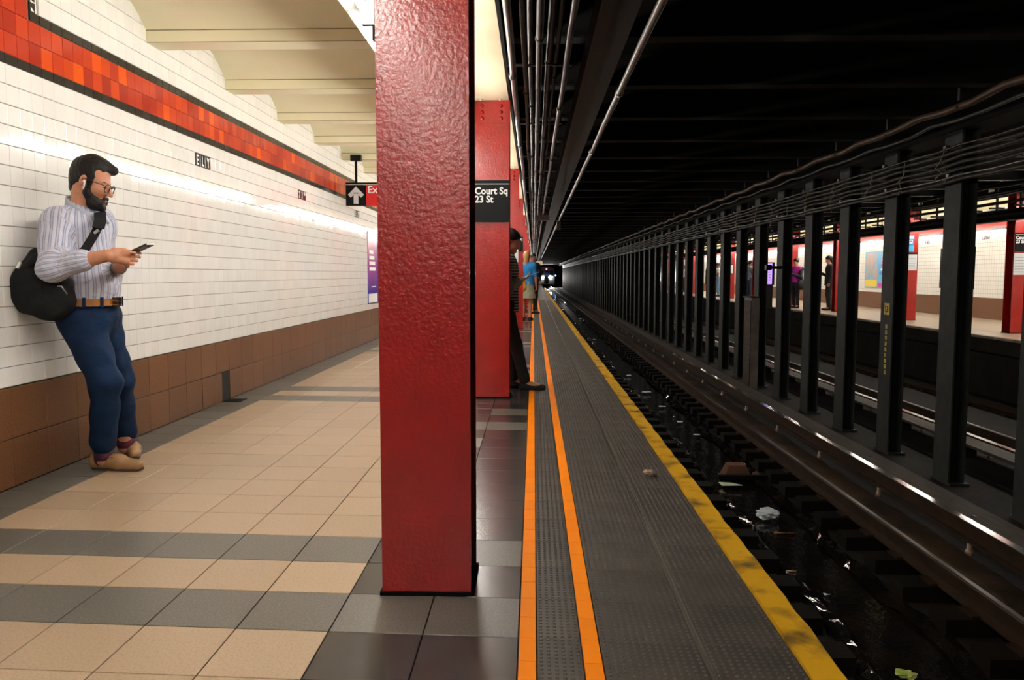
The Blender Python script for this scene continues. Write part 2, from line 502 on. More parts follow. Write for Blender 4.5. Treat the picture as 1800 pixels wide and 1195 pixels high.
# ================================================================== LEFT WALL
wall = struct(MB().box(XW - 0.35, XW - 0.010, Y0, 70, -0.05, 3.35).build('wall_left', 'tile_grout'))
TH = 0.1068
white, red, black = [], [], []
LET = {}   # letter tiles replace white ones
def row_z(r): return 2.250 - TH * (r + 0.5)
YT0, YT1 = 2.2, 34.0
ncol = int((YT1 - YT0) / TH)
letter_rows = 1
def col_of(y): return int((y - YT0) / TH)
ELY_COLS = [col_of(6.60), col_of(6.60) + 1, col_of(6.60) + 2]
TT_COLS = [col_of(9.52), col_of(9.52) + 1, col_of(9.52) + 2]
EL2_COLS = [col_of(12.52), col_of(12.52) + 1, col_of(12.52) + 2]
special = set(ELY_COLS + TT_COLS + EL2_COLS)
for cidx in range(ncol):
    yc = YT0 + TH * (cidx + 0.5)
    for r in range(16):
        if r == letter_rows and cidx in special: continue
        white.append(((XW, yc, row_z(r)), TH - 0.0016, TH - 0.0032))
    step_up = yc < 4.41
    black.append(((XW, yc, 2.277), TH - 0.0025, 0.0505))
    for q in range(2 if not step_up else 5):
        red.append(((XW, yc, 2.304 + 0.117 * (q + 0.5)), TH - 0.0025, 0.1145))
    if not step_up:
        if yc > 4.41 + TH: black.append(((XW, yc, 2.565), TH - 0.0025, 0.0505))
        for q in range(6):
            if yc > 4.41 + TH: white.append(((XW, yc, 2.592 + TH * (q + 0.5)), TH - 0.0016, TH - 0.0032))
for q in range(6):   # upright black border where the band steps up
    black.append(((XW, 4.436 + TH * 0.5, 2.540 + TH * (q + 0.5)), 0.0505, TH - 0.0025))
    white.append(((XW, 4.50, 2.592 + TH * (q + 0.5)), 0.055, TH - 0.0025))
black.append(((XW, 4.51, 2.565), 0.07, 0.0505))
lay_tiles('white_wall_tile', white, 'white_tile', wall, 'X', tilt=0.0042)
lay_tiles('red_band_tile', red, 'red_tile', wall, 'X', tilt=0.004)
lay_tiles('black_border_tile', black, 'black_tile', wall, 'X', tilt=0.004)
MB().box(XW - 0.012, XW - 0.001, 34.0, 70, 0.54, 2.25).build('white_wall_tile', 'opp_tile', wall)['kind'] = 'stuff'
MB().box(XW - 0.012, XW - 0.001, 34.0, 70, 2.25, 2.592).build('red_band_tile', 'opp_red', wall)['kind'] = 'stuff'
# station-name letter tiles
for cols, word in ((ELY_COLS, 'ELY'), (TT_COLS, ('2', '3', 'RD')), (EL2_COLS, 'ELY')):
    for cidx, chs in zip(cols, word):
        yc = YT0 + TH * (cidx + 0.5); zc = row_z(letter_rows)
        vs, fs = tile_geo(TH - 0.0025, TH - 0.0025, 0.012, 0.0022, 'X')
        t = MB().add(vs, fs).build('letter_tile', 'letter_tile', wall, (XW, yc, zc))
        if len(chs) == 1:
            letters(chs, 0.115, ROT_PX, (0.0012, 0, -0.0415), 'sign_white', t, bold=0.012, fx=0.72, centre=True, name='letter')
        else:
            letters(chs, 0.058, ROT_PX, (0.0012, 0, 0.004), 'sign_white', t, bold=0.012, fx=0.75, centre=True, name='letter')
# granite base
base = struct(MB().box(XW - 0.34, XW - 0.006, Y0, 70, 0.0, 0.536).build('baseboard_left', 'floor_grout'))
gran = []
y = 2.0
while y < 34:
    for (z0, z1) in ((0.004, 0.262), (0.266, 0.535)):
        if z0 < 0.1 and 6.60 < y + W3 / 2 < 7.1:
            continue
        gran.append(((XW + 0.004, y + W3 / 2, (z0 + z1) / 2), W3 - 0.003, z1 - z0))
    y += W3
lay_tiles('granite_panel', gran, 'granite', base, 'X', th=0.014, ch=0.002, tilt=0.001)
# broken drain opening in the base
hole = thing('drain_recess', 'dark broken drain opening at the foot of the brown granite base', 'drain', (XW, 6.98, 0))
ny0 = 2.0 + W3 * math.ceil((6.60 - W3 / 2 - 2.0) / W3)
gaps = []
yy = 2.0
while yy < 34:
    if 6.60 < yy + W3 / 2 < 7.1: gaps.append(yy)
    yy += W3
ga, gb = gaps[0], gaps[-1] + W3
MB().box(-0.004, 0.006, ga - 6.98 + .002, gb - 6.98 - 0.19, 0.004, 0.262).build('remaining_panel', 'granite', hole)
MB().box(-0.005, 0.0005, gb - 6.98 - 0.19, gb - 6.98 - .002, 0.002, 0.262).build('recess', 'dark_hole', hole)
g = MB()
for q in range(5): g.box(0.0, 0.16, gb - 6.98 - 0.20 + q * 0.04, gb - 6.98 - 0.185 + q * 0.04, 0.0005, 0.006)
g.box(0.0, 0.012, gb - 6.98 - 0.21, gb - 6.98 - 0.01, 0.0005, 0.008)
g.box(0.15, 0.162, gb - 6.98 - 0.21, gb - 6.98 - 0.01, 0.0005, 0.008)
g.build('grate', 'black_steel', hole)

# ================================================================== CEILING OVER THE PLATFORM: jack arches between encased beams
ceiling = struct(MB().box(XW - 0.3, -0.20, Y0, YEND, 3.22, 3.40).build('ceiling', 'cream'))
CX0, CX1 = XW - 0.02, -0.53
def beam_mesh():
    m = MB(); w, f = 0.20, 0.045
    prof = [(0.03, 3.22), (0.03, 2.92), (0.0, 2.885), (0.0, 2.80), (w, 2.80), (w, 2.885), (w - 0.03, 2.92), (w - 0.03, 3.22)]
    n = len(prof)
    vs = [(CX0, y, z) for y, z in prof] + [(CX1, y, z) for y, z in prof]
    fs = [(i, i + 1, n + i + 1, n + i) for i in range(n - 1)]
    return m.add(vs, fs)
def vault_mesh():
    m = MB(); span = BEAM_PITCH - 0.20; n = 14; vs = []; fs = []
    for i in range(n + 1):
        u = i / n
        yy = 0.20 - 0.02 + (span + 0.04) * u
        z = 2.875 + 0.235 * (1 - abs(2 * u - 1) ** 2.2)
        vs += [(CX0, yy, z), (CX1, yy, z)]
    for i in range(n):
        fs.append((2 * i, 2 * i + 1, 2 * i + 3, 2 * i + 2))
    m.add(vs, [tuple(reversed(f)) for f in fs], True); return m
bm_, vm_ = beam_mesh().mesh('beam'), vault_mesh().mesh('vault')
bm_.materials.append(M['cream']); vm_.materials.append(M['cream'])
crk = MB().box(CX0, CX1, -0.002, 0.0, 2.884, 2.889).box(CX0, CX1, -0.0015, 0.0, 2.7995, 2.8035).mesh('seam')
crk.materials.append(M['crack'])
kb = 0
yb = 6.012 - 0.20 - BEAM_PITCH * 11
while yb < 75:
    o = obj('beam', bm_, None, ceiling, (0, yb, 0))
    obj('crack_line', crk, None, o)
    obj('vault', vm_, None, ceiling, (0, yb, 0))
    yb += BEAM_PITCH

# ================================================================== TRACK: dark ceiling with its beams
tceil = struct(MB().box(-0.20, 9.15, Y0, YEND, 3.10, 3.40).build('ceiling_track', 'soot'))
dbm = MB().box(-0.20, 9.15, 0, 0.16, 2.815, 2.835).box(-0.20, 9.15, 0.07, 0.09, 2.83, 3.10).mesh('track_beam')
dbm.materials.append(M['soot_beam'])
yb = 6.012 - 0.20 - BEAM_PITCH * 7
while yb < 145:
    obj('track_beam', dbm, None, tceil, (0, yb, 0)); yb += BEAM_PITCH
# ================================================================== girder over the near columns
gird = MB()
gird.box(-0.545, -0.225, Y0, YEND, 2.690, 2.715).box(-0.405, -0.370, Y0, YEND, 2.71, 3.22)
g1 = thing('roof_girder', 'long cream painted steel girder resting on the red columns', 'girder', (-0.38, 7.0, 2.69))
gm = gird.build('flange_and_web', 'cream_light', g1); gm.location = (0.38, -7.0, -2.69)
rv = MB().dome((0, 0, 0), 0.017, (0, 0, -1), 8, 2).mesh('rivet'); rv.materials.append(M['cream_light'])
for yc in COLS[:6]:
    for dx in (-0.47, -0.30):
        o = obj('rivet', rv, None, g1, (dx + 0.38, yc - 0.06 - 7.0, 0.0))
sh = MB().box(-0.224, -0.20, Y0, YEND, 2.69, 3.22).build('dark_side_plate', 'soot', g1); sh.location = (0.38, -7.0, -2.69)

# ================================================================== RED COLUMNS
def h_section(x0, x1, y0, y1, z0, z1, t=0.022, web='Y'):
    m = MB()
    if web == 'Y':   # flanges face -Y and +Y
        m.box(x0, x1, y0, y0 + t, z0, z1).box(x0, x1, y1 - t, y1, z0, z1).box((x0 + x1) / 2 - .01, (x0 + x1) / 2 + .01, y0 + t, y1 - t, z0, z1)
    else:            # flanges face -X and +X
        m.box(x0, x0 + t, y0, y1, z0, z1).box(x1 - t, x1, y0, y1, z0, z1).box(x0 + t, x1 - t, (y0 + y1) / 2 - .01, (y0 + y1) / 2 + .01, z0, z1)
    return m
RC_X0, RC_X1, RC_D = -0.5365, -0.2205, 0.285
rcm = h_section(RC_X0 + .3785, RC_X1 + .3785, 0, RC_D, 0.004, 2.67).mesh('shaft')
rcm.materials.append(M['red_paint'])
rcm2 = rcm.copy(); rcm2.materials.clear(); rcm2.materials.append(M['red_paint_smooth'])
capm = MB().box(-0.165, 0.165, -0.014, 0.0, 2.49, 2.688).mesh('cap_plate'); capm.materials.append(M['red_paint_smooth'])
rivm = MB().dome((0, 0, 0), 0.017, (0, -1, 0), 8, 2).mesh('rivet'); rivm.materials.append(M['red_paint_smooth'])
bsm = MB().box(-0.166, 0.166, -0.008, RC_D + 0.008, 0.0, 0.014).mesh('base_rim'); bsm.materials.append(M['soot'])
col_labels = ['huge glossy red column in the foreground with wrinkled paint',
              'red column with the black Court Sq 23 St sign',
              'third red column along the near platform, with a white notice',
              'fourth red column along the near platform, with a small dark sign']
def red_column(x, y, label, group, smooth=True):
    c = thing('steel_column', label, 'column', (x, y, 0), group)
    obj('shaft', rcm2 if smooth else rcm, None, c)
    cp = obj('cap_plate', capm, None, c)
    for zz in (2.53, 2.585, 2.64):
        for dx in (-0.085, 0.085):
            obj('rivet', rivm, None, cp, (dx, -0.014, zz))
    obj('base_rim', bsm, None, c)
    return c
NEAR_COLS = []
for i, yc in enumerate(COLS):
    lab = col_labels[i] if i < 4 else 'distant red platform column in the row beyond the fourth'
    NEAR_COLS.append(red_column(-0.3785, yc, lab, None if i < 4 else 'far red columns on the near platform', smooth=(i > 0)))
chip = MB().obox((0.168, 0.10, 0.50), (1, 0, 0), (0, 1, 0), (0, 0, 1), 0.003, 0.05, 0.06)
# station sign on the second column
def court_sign(x, y, z0, z1, w, label):
    s = thing('station_sign', label, 'sign', (x, y, z0))
    h = z1 - z0
    MB().box(-w / 2, w / 2, -0.012, 0.0, 0, h).build('panel', 'black_gloss', s)
    MB().box(-w / 2, w / 2, -0.0135, -0.012, h - 0.036, h - 0.031).build('white_line', 'sign_white', s)
    letters('Court Sq', 0.086, ROT_FRONT, (-w / 2 + 0.008, -0.0135, h - 0.123), 'sign_white', s, bold=0.028, fx=0.93)
    letters('23 St', 0.086, ROT_FRONT, (-w / 2 + 0.008, -0.0135, h - 0.198), 'sign_white', s, bold=0.028, fx=0.93)
    return s
yS = COLS[1] - 0.016
zt, zb = P(866, 317, yS)[2], P(866, 389, yS)[2]
court_sign(-0.3785, yS, zb, zt, 0.322, 'black Court Sq 23 St sign on the second red column')
# notices on the next columns
yS = COLS[2] - 0.002
zt, zb = P(900, 436, yS)[2], P(900, 461, yS)[2]
n1 = thing('paper_notice', 'white paper notice on the third red column of the near platform', 'notice', (-0.3785, yS, zb))
MB().box(-0.15, 0.15, -0.006, 0, 0, zt - zb).build('sheet', 'paper', n1)
MB().box(-0.13, 0.13, -0.007, -0.006, 0.03, 0.045).box(-0.13, 0.10, -0.007, -0.006, 0.06, 0.07).build('printed_lines', 'paper_text', n1)
yS = COLS[3] - 0.002
zt, zb = P(914, 412, yS)[2], P(914, 442, yS)[2]
court_sign(-0.3785, yS - 0.014, zb, zt, 0.322, 'small far Court Sq sign on the fourth red column')

# ================================================================== FLUORESCENT LAMPS
def tube_mat(name, strength):
    return mat(name, (0.9, 0.9, 0.9), 0.5, emit=(1.0, 0.96, 0.88), estr=strength)
M['tube_near'] = tube_mat('lit_tube', TUBE_NEAR)
M['tube_opp'] = tube_mat('lit_tube_opposite', TUBE_OPP)
LP = 1.53
fx_house = MB().box(-0.125, 0.06, 0.0, LP - 0.004, 0.075, 0.115).box(-0.135, -0.122, 0.0, LP - 0.004, 0.062, 0.115).box(0.058, 0.066, 0.0, LP - 0.004, 0.07, 0.115).mesh('housing')
fx_house.materials.append(M['fixture_white'])
fx_tube = {}
for k in ('tube_near', 'tube_opp'):
    me = MB().tube([(0, 0.14, 0), (0, LP - 0.14, 0)], 0.019, 8).mesh('tube'); me.materials.append(M[k]); fx_tube[k] = me
fx_sock = MB().box(-0.03, 0.03, -0.03, 0.0, -0.045, 0.075).mesh('socket'); fx_sock.materials.append(M['socket'])
fx_hang = MB().box(-0.012, 0.012, 0.7, 0.724, 0.115, 0.45).mesh('hanger'); fx_hang.materials.append(M['fixture_white'])
def lamp(x, y, z, tube, label, group):
    L = thing('fluorescent_lamp', label, 'lamp', (x, y, z), group)
    obj('housing', fx_house, None, L); obj('tube', fx_tube[tube], None, L)
    obj('socket', fx_sock, None, L, (0, 0.14, 0)); obj('socket', fx_sock, None, L, (0, LP - 0.11, 0))
    obj('hanger', fx_hang, None, L)
    return L
y = 3.99 - LP; ys = [y]
while ys[-1] < 62: ys.append(ys[-1] + LP)
ys = [y - LP * k for k in range(1, 9)] + ys
for yy in ys:
    vis = abs(yy - (3.99 - LP)) < 0.01
    lamp(-0.785, yy, 2.36, 'tube_near', 'lit white fluorescent strip lamp at the top beside the foreground column' if vis else 'white fluorescent strip lamp in the row hidden behind the near red columns',
         None if vis else 'further strip lamps over the near platform')

# ================================================================== PIPES AND DARK BOX OVER THE PLATFORM EDGE
def run(name, label, cat, X, Z, r, material, y0=0.5, y1=110, wob=0.006, sag=0.0, joints=None, n=8, group=None, step=None, jr=1.35):
    t = thing(name, label, cat, (X, 6.0, Z), group)
    pts = []; y = y0
    st = step or BEAM_PITCH
    ph = random.random() * 6
    while y < y1:
        for q in range(3 if sag else 1):
            yy = y + st * q / (3 if sag else 1)
            dz = -sag * math.sin(math.pi * q / 3) if sag else 0
            pts.append((random.uniform(-wob, wob), yy - 6.0, dz + random.uniform(-wob, wob)))
        y += st * (1 if y < 40 else 3)
    MB().tube(pts, r, n).build('run', material, t)
    if joints:
        y = joints[0]
        while y < min(y1, 45):
            MB().tube([(0, y - 0.03 - 6, 0), (0, y + 0.03 - 6, 0)], r * jr, 8).build('coupling', material, t)
            y += joints[1]
    return t
pp = [(-0.150, 2.56, 0.024, 'pipe_bright', 'bright steel conduit closest to the cream girder'),
      (-0.066, 2.60, 0.016, 'pipe_dark', 'thin dark conduit second from the cream girder'),
      (-0.024, 2.648, 0.018, 'pipe', 'thin grey conduit third from the cream girder'),
      (0.034, 2.55, 0.022, 'pipe_dark', 'brown conduit in the middle of the overhead pipe bundle'),
      (0.104, 2.60, 0.024, 'pipe_dark', 'thick dark brown conduit right of the bundle middle'),
      (0.158, 2.66, 0.015, 'pipe_dark', 'thin brown conduit second from the flat black box'),
      (0.216, 2.57, 0.022, 'pipe', 'grey conduit next to the flat black box')]
for i, (X, Z, r, mm, lab) in enumerate(pp):
    run('conduit', lab, 'pipe', X, Z, r, mm, joints=(2.8 + 0.7 * i, 3.05), group='conduits over the platform edge')
run('conduit', 'single shiny conduit hanging right of the flat black box', 'pipe', 0.675, 2.57, 0.026, 'pipe_bright', joints=(3.4, 3.05))
bx = thing('cable_box', 'long flat black steel box beam running along above the platform edge', 'beam', (0.475, 6, 2.60))
MB().box(-0.105, 0.105, -6 + 0.5, 104, 0.0, 0.205).build('box', 'black_steel', bx)
MB().box(-0.112, -0.105, -6 + 0.5, 104, -0.004, 0.004).build('edge_rim', 'rust_pipe', bx)
hg = MB().box(-0.19, 0.27, -0.025, 0.025, 0.0, 0.008).box(-0.19, -0.18, -0.01, 0.01, 0.008, 0.2).box(0.26, 0.27, -0.01, 0.01, 0.008, 0.2)
hgm = hg.mesh('bracket'); hgm.materials.append(M['pipe_dark'])
y = 3.6; k = 0
while y < 40:
    ob = obj('pipe_bracket', hgm, None, None, (0.0, y, 2.615))
    tag(ob, 'dark steel bracket strap across the overhead conduits', 'bracket', 'brackets holding the conduits')
    y += BEAM_PITCH * 1.5; k += 1
tag(MB().box(-.14, .14, -.05, .05, -.055, .055).box(-.09, -.07, -.01, .01, .055, .30).build('junction_box', 'rust_pipe', None, tuple(P(954, 383, 17.0))), 'rusty brown box hanging under the overhead conduits', 'box')
j2 = P(982, 396, 20.0)
tag(MB().box(-.05, .05, -.06, .06, -.10, .10).box(-.01, .01, -.01, .01, .10, .30).build('junction_box', 'black_steel', None, tuple(j2)), 'black box fixed beside the single shiny conduit', 'box')
sg = thing('hanging_sign', 'pale edge of a distant hanging sign over the platform edge', 'sign', tuple(P(943, 460, 34) - np.array([0, 0, .06])))
MB().box(-.25, .25, -.04, .04, -.08, .08).build('panel', 'cream_light', sg)
MB().box(-.2, -.17, -.01, .01, .08, 1.0).box(.17, .2, -.01, .01, .08, 1.0).build('hanger', 'black_steel', sg)

# ================================================================== TRACK BED
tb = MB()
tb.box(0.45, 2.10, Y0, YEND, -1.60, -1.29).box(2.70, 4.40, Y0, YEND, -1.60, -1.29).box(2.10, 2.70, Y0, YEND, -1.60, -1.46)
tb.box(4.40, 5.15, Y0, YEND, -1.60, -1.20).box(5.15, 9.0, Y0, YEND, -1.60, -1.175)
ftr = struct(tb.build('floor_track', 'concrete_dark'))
# dirt-covered concrete beside the far rail
vs, fs = [], []
ny_ = 260
for q in range(ny_ + 1):
    yy = 1.0 + q * 0.22 * (1 + q / 180)
    for xx, zz in ((3.16, -1.17), (3.3, -1.14), (3.48, -1.14), (3.62, -1.19)):
        vs.append((xx + random.uniform(-.02, .02), yy, zz + random.uniform(-.018, .012)))
for q in range(ny_):
    for w in range(3):
        fs.append((q * 4 + w, q * 4 + w + 1, q * 4 + w + 5, q * 4 + w + 4))
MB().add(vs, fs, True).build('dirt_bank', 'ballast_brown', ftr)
# wet drain between the rails
wat = MB(); vs = []; fs = []; nq = 300
for q in range(nq + 1):
    yy = 1.0 + q * 0.12 * (1 + q / 150)
    vs += [(2.12 + 0.025 * math.sin(q * 1.7) + random.uniform(-.01, .01), yy, -1.315), (2.68 + 0.03 * math.sin(q * 1.1) + random.uniform(-.012, .012), yy, -1.315)]
for q in range(nq): fs.append((2 * q, 2 * q + 1, 2 * q + 3, 2 * q + 2))
tag(wat.add(vs, fs).build('drain_water', 'water'), 'black standing water in the drain trough between the rails', 'water')
bpy.data.objects['drain_water']['kind'] = 'stuff'
# wet silt ridges along the drain
for x0, sd in ((2.07, 1), (2.72, 2)):
    random.seed(sd); vs = []; fs = []; nq = 420
    for q in range(nq + 1):
        yy = 1.0 + q * 0.07 * (1 + q / 260)
        wv = 0.03 * math.sin(yy * 2.3 + sd) + 0.02 * math.sin(yy * 5.1)
        for w, zz in ((-0.10, -1.292), (-0.04, -1.265), (0.03, -1.272), (0.09, -1.318)):
            vs.append((x0 + wv + w + random.uniform(-.012, .012), yy, zz + random.uniform(-.012, .012)))
    for q in range(nq):
        for w in range(3): fs.append((q * 4 + w, q * 4 + w + 1, q * 4 + w + 5, q * 4 + w + 4))
    MB().add(vs, fs).build('wet_silt', M['water'], ftr)['kind'] = 'stuff'
random.seed(11)
# ties
tie1 = MB().box(1.15, 1.98, -0.11, 0.11, -1.29, -1.17).mesh('tie'); tie2 = MB().box(2.76, 3.45, -0.11, 0.11, -1.29, -1.17).mesh('tie')
for t_ in (tie1, tie2): t_.materials.append(M['tie_wood'])
for q in range(90):
    yy = 2.0 + 0.56 * q
    obj('tie', tie1, None, ftr, (random.uniform(-.03, .03), yy, 0)); obj('tie', tie2, None, ftr, (random.uniform(-.02, .02), yy, 0))
# rails
def rail(x, label, ztop=-1.02, shine='rail_shine'):
    r = thing('running_rail', label, 'rail', (x, 6, ztop - 0.15))
    prof = [(-.07, 0), (.07, 0), (.07, .012), (.012, .035), (.012, .105), (.034, .118), (.034, .146), (-.034, .146), (-.034, .118), (-.012, .105), (-.012, .035), (-.07, .012)]
    n = len(prof); vs = [(px, 0.5 - 6, pz) for px, pz in prof] + [(px, 144, pz) for px, pz in prof]
    fs = [(i, (i + 1) % n, n + (i + 1) % n, n + i) for i in range(n)]
    MB().add(vs, fs).build('rail_body', 'rail_rust', r)
    MB().box(-.014, .022, 0.5 - 6, 144, .146, .15).build('running_surface', shine, r)
    pl = MB().box(-.12, .12, -.09, .09, -.008, .016).mesh('tie_plate'); pl.materials.append(M['rail_rust'])
    for q in range(40): obj('tie_plate', pl, None, r, (0, 2.0 + 0.56 * q - 6, 0))
    return r
rail(1.57, 'rusty running rail hidden below the near platform edge')
rail(3.075, 'rusty brown running rail of the near track, left of the third rail')
rail(6.35, 'first running rail of the far track behind the dark columns')
rail(7.85, 'second running rail of the far track beside the opposite platform')
def third_rail(x, sgn, label, y1=120):
    r = thing('third_rail', label, 'rail', (x, 6, -1.10))
    MB().box(-.012, .012, 0.5 - 6, y1, 0, .12).box(-.065, .065, 0.5 - 6, y1, -.005, .015).box(-.04, .04, 0.5 - 6, y1, .115, .15).build('rail_body', 'rail_rust', r)
    MB().box(-.036, .036, 0.5 - 6, y1, .150, .153).build('contact_surface', 'third_shine', r)
    MB().box(sgn * .20 - .135, sgn * .20 + .135, 0.5 - 6, y1, .105, .138).build('cover_board', 'board', r)
    if sgn > 0:
        for q, (yy, xx, rr) in enumerate(((6.9, .13, .022), (7.4, .2, .014), (8.1, .15, .02), (9.2, .2, .024), (10.6, .12, .018), (12.3, .2, .02), (14.2, .16, .024), (17.1, .15, .03))):
            MB().dome((0, 0, 0), rr, (0, 0, 1), 12, 2, .12).build('water_drop', 'drop', r, (xx, yy - 6, .138))
    ins = MB().tube([(0, 0, -.10), (0, 0, -.06), (0, 0, -.055), (0, 0, -.005)], [.036, .032, .022, .022], 8).mesh('insulator'); ins.materials.append(M['insulator'])
    arm = MB().box(sgn * .05 - .0, sgn * .05 + sgn * .14, -.02, .02, -.09, .104).mesh('bracket') if sgn > 0 else MB().box(-.19, -.05, -.02, .02, -.09, .104).mesh('bracket')
    arm.materials.append(M['black_steel'])
    for q in range(22):
        obj('insulator', ins, None, r, (-sgn * .06, 3.1 + 1.75 * q - 6, 0)); obj('bracket', arm, None, r, (sgn * .06, 3.1 + 1.75 * q - 6, 0))
    return r
third_rail(3.71, 1, 'shiny third rail of the near track with brown cover board')
third_rail(5.72, -1, 'bright third rail of the far track behind the dark columns')

# ================================================================== MIDDLE ROW OF DARK COLUMNS
MX0, MX1, MD = 4.60, 4.78, 0.34
fl = MB().box(-.15, -.13, 0, MD, -1.195, 2.69).mesh('flange'); fl2 = MB().box(.01, .03, 0, MD, -1.195, 2.69).mesh('flange')
wb = MB().box(-.13, .01, MD / 2 - .01, MD / 2 + .01, -1.195, 2.69).mesh('web')
bp_ = MB().box(-.15, .07, -.04, MD + .04, -1.2, -1.17).mesh('base_plate')
cc = MB().box(-.165, -.15, -.01, MD + .01, 2.46, 2.69).mesh('cap_angle')
for m_ in (fl, fl2, wb, bp_, cc): m_.materials.append(M['grey_steel'])
ordn = ['first', 'second', 'third', 'fourth', 'fifth', 'sixth', 'seventh', 'eighth', 'ninth', 'tenth', 'eleventh', 'twelfth']
MIDY = []
yy = 9.15 - MD - 1.53 * 1
k = 0
while yy < 128:
    MIDY.append(yy)
    q = proj((4.6, yy, 0.5))
    lab = '%s dark grey steel column between the tracks, counted from the right edge' % ordn[k] if k < 12 else 'slim dark column far down the row between the tracks'
    c = thing('track_column', lab, 'column', (4.75, yy, 0), 'far columns between the tracks' if k >= 12 else 'nearer columns between the tracks')
    obj('flange', fl, None, c); obj('flange', fl2, None, c); obj('web', wb, None, c); obj('base_plate', bp_, None, c); obj('cap_angle', cc, None, c)
    yy += 1.53; k += 1
mg = thing('track_girder', 'dark longitudinal girder on top of the columns between the tracks', 'girder', (4.75, 6, 2.69))
MB().box(-.2, .2, -6 + 2, 140, 0, .12).build('girder_body', 'soot', mg)
# yellow number plate with the stencilled strip on a column
yc = MIDY[2]
pz = P(1557, 543, yc + .15)[2]
npl = thing('number_plate', 'small yellow number plate with stencilled strip on a dark track column', 'sign', (4.60, yc + .15, pz))
MB().box(-.006, 0, -.075, .075, -.075, .075).build('plate', mat('plate_yellow', (.50, .36, .03), .5, col2=(.16, .11, .02), nscale=14), npl)
letters('13', 0.11, ROT_MX, (-.0075, 0, -.04), 'black_gloss', npl, centre=True)
st_ = MB()
for q in range(9): st_.box(-.004, 0, -.026, .026, -.20 - .075 * q - .055, -.20 - .075 * q)
st_.build('stencil_mark', 'plate_yellow' if 'plate_yellow' in M else bpy.data.materials['plate_yellow'], npl)
# encased column foot
yc = MIDY[6]
cb = thing('concrete_casing', 'brown grey boxed casing around the foot of a track column', 'casing', (4.60, yc, -1.2))
MB().box(-.16, -.002, -.12, .42, 0, 1.86).build('casing_body', mat('casing', (.075, .058, .045), .6, col2=(.035, .026, .02), nscale=4, bump=.3, bscale=15), cb)
MB().box(-.19, .0, -.15, .45, 1.86, 1.89).build('casing_lid', 'grey_steel', cb)
MB().box(-.175, -.16, -.10, .40, .05, 1.8).build('face_plate', 'board', cb)
# a small clamp on a column
yc = MIDY[5]
tag(MB().box(-.26, 0, .0, .05, -.03, .03).box(-.30, -.2, -.03, .08, -.05, .05).build('signal_arm', 'black_gloss', None, (4.60, yc, P(1372, 470, yc)[2])), 'short black bracket sticking out of a dark track column', 'bracket')

# ================================================================== CABLES ALONG THE MIDDLE COLUMNS
random.seed(5)
def rcab(ratio, X): return CAM_H + X / ratio
cabs = [(2.49, 4.02, .034, 'rust_pipe', 'brown sagging pipe hanging highest over the far rails', .035),
        (2.72, 4.15, .018, 'cable', 'thin dark cable just under the brown sagging pipe', .03),
        (3.30, 4.46, .014, 'pipe', 'pale wire on top of the cable bundle', .012),
        (3.45, 4.48, .020, 'cable', 'upper dark cable of the bundle along the track columns', .014),
        (3.62, 4.50, .020, 'cable', 'middle dark cable of the bundle along the track columns', .014),
        (3.82, 4.52, .020, 'cable', 'lower dark cable of the bundle along the track columns', .016),
        (4.02, 4.53, .018, 'cable', 'lowest dark cable of the bundle along the track columns', .018),
        (4.30, 4.50, .013, 'pipe_bright', 'pale wire clipped below the cable bundle', .012),
        (4.50, 4.53, .022, 'cable', 'black cable running under the pale clipped wire', .01)]
for i, (ra, X, r, mm, lab, sag) in enumerate(cabs):
    t = run('track_cable', lab, 'cable', X, rcab(ra, X), r, mm, y0=4.0, y1=125, wob=.008, sag=sag, n=6, step=1.53, group='cables along the track columns')
    if i in (2, 7):
        clip = MB().box(-.02, .02, -.03, .03, -.02, .045).mesh('clip'); clip.materials.append(M['pipe_bright'])
        for yy in MIDY[:16]: obj('clip', clip, None, t, (.04, yy + .15 - 6, 0))
    if i == 0:
        hk = MB().box(-.02, .02, -.02, .02, 0.02, .22).box(-.045, .045, -.02, .02, -.05, -.035).mesh('hanger'); hk.materials.append(M['pipe_dark'])
        for yy in MIDY[:24]: obj('hanger', hk, None, t, (0, yy + .5 - 6, 0))
M['twine'] = mat('twine', (.16, .13, .08), .8)
for i in range(16):
    yy = 7.6 + i * 1.1 + random.uniform(-.4, .4)
    ztop = rcab(3.35, 4.44); L_ = random.uniform(.15, .45)
    pts = [(4.441, yy, ztop)]
    for q in range(1, 6):
        pts.append((4.42 + random.uniform(-.03, .03), yy + random.uniform(-.03, .05) + q * .012, ztop - L_ * q / 5))
    tag(MB().tube(pts, .006, 5).build('dangling_tie', 'twine'), 'thin frayed tie dangling from the track cables', 'cord', 'ties dangling from the cables')
run('track_cable', 'far pale pipe on the other side of the track columns', 'pipe', 6.2, 2.22, .03, 'pipe', y0=6, y1=80, sag=.02, n=6)
run('track_cable', 'far dark pipe above the opposite track', 'pipe', 6.6, 2.40, .03, 'pipe_dark', y0=6, y1=80, sag=.02, n=6)

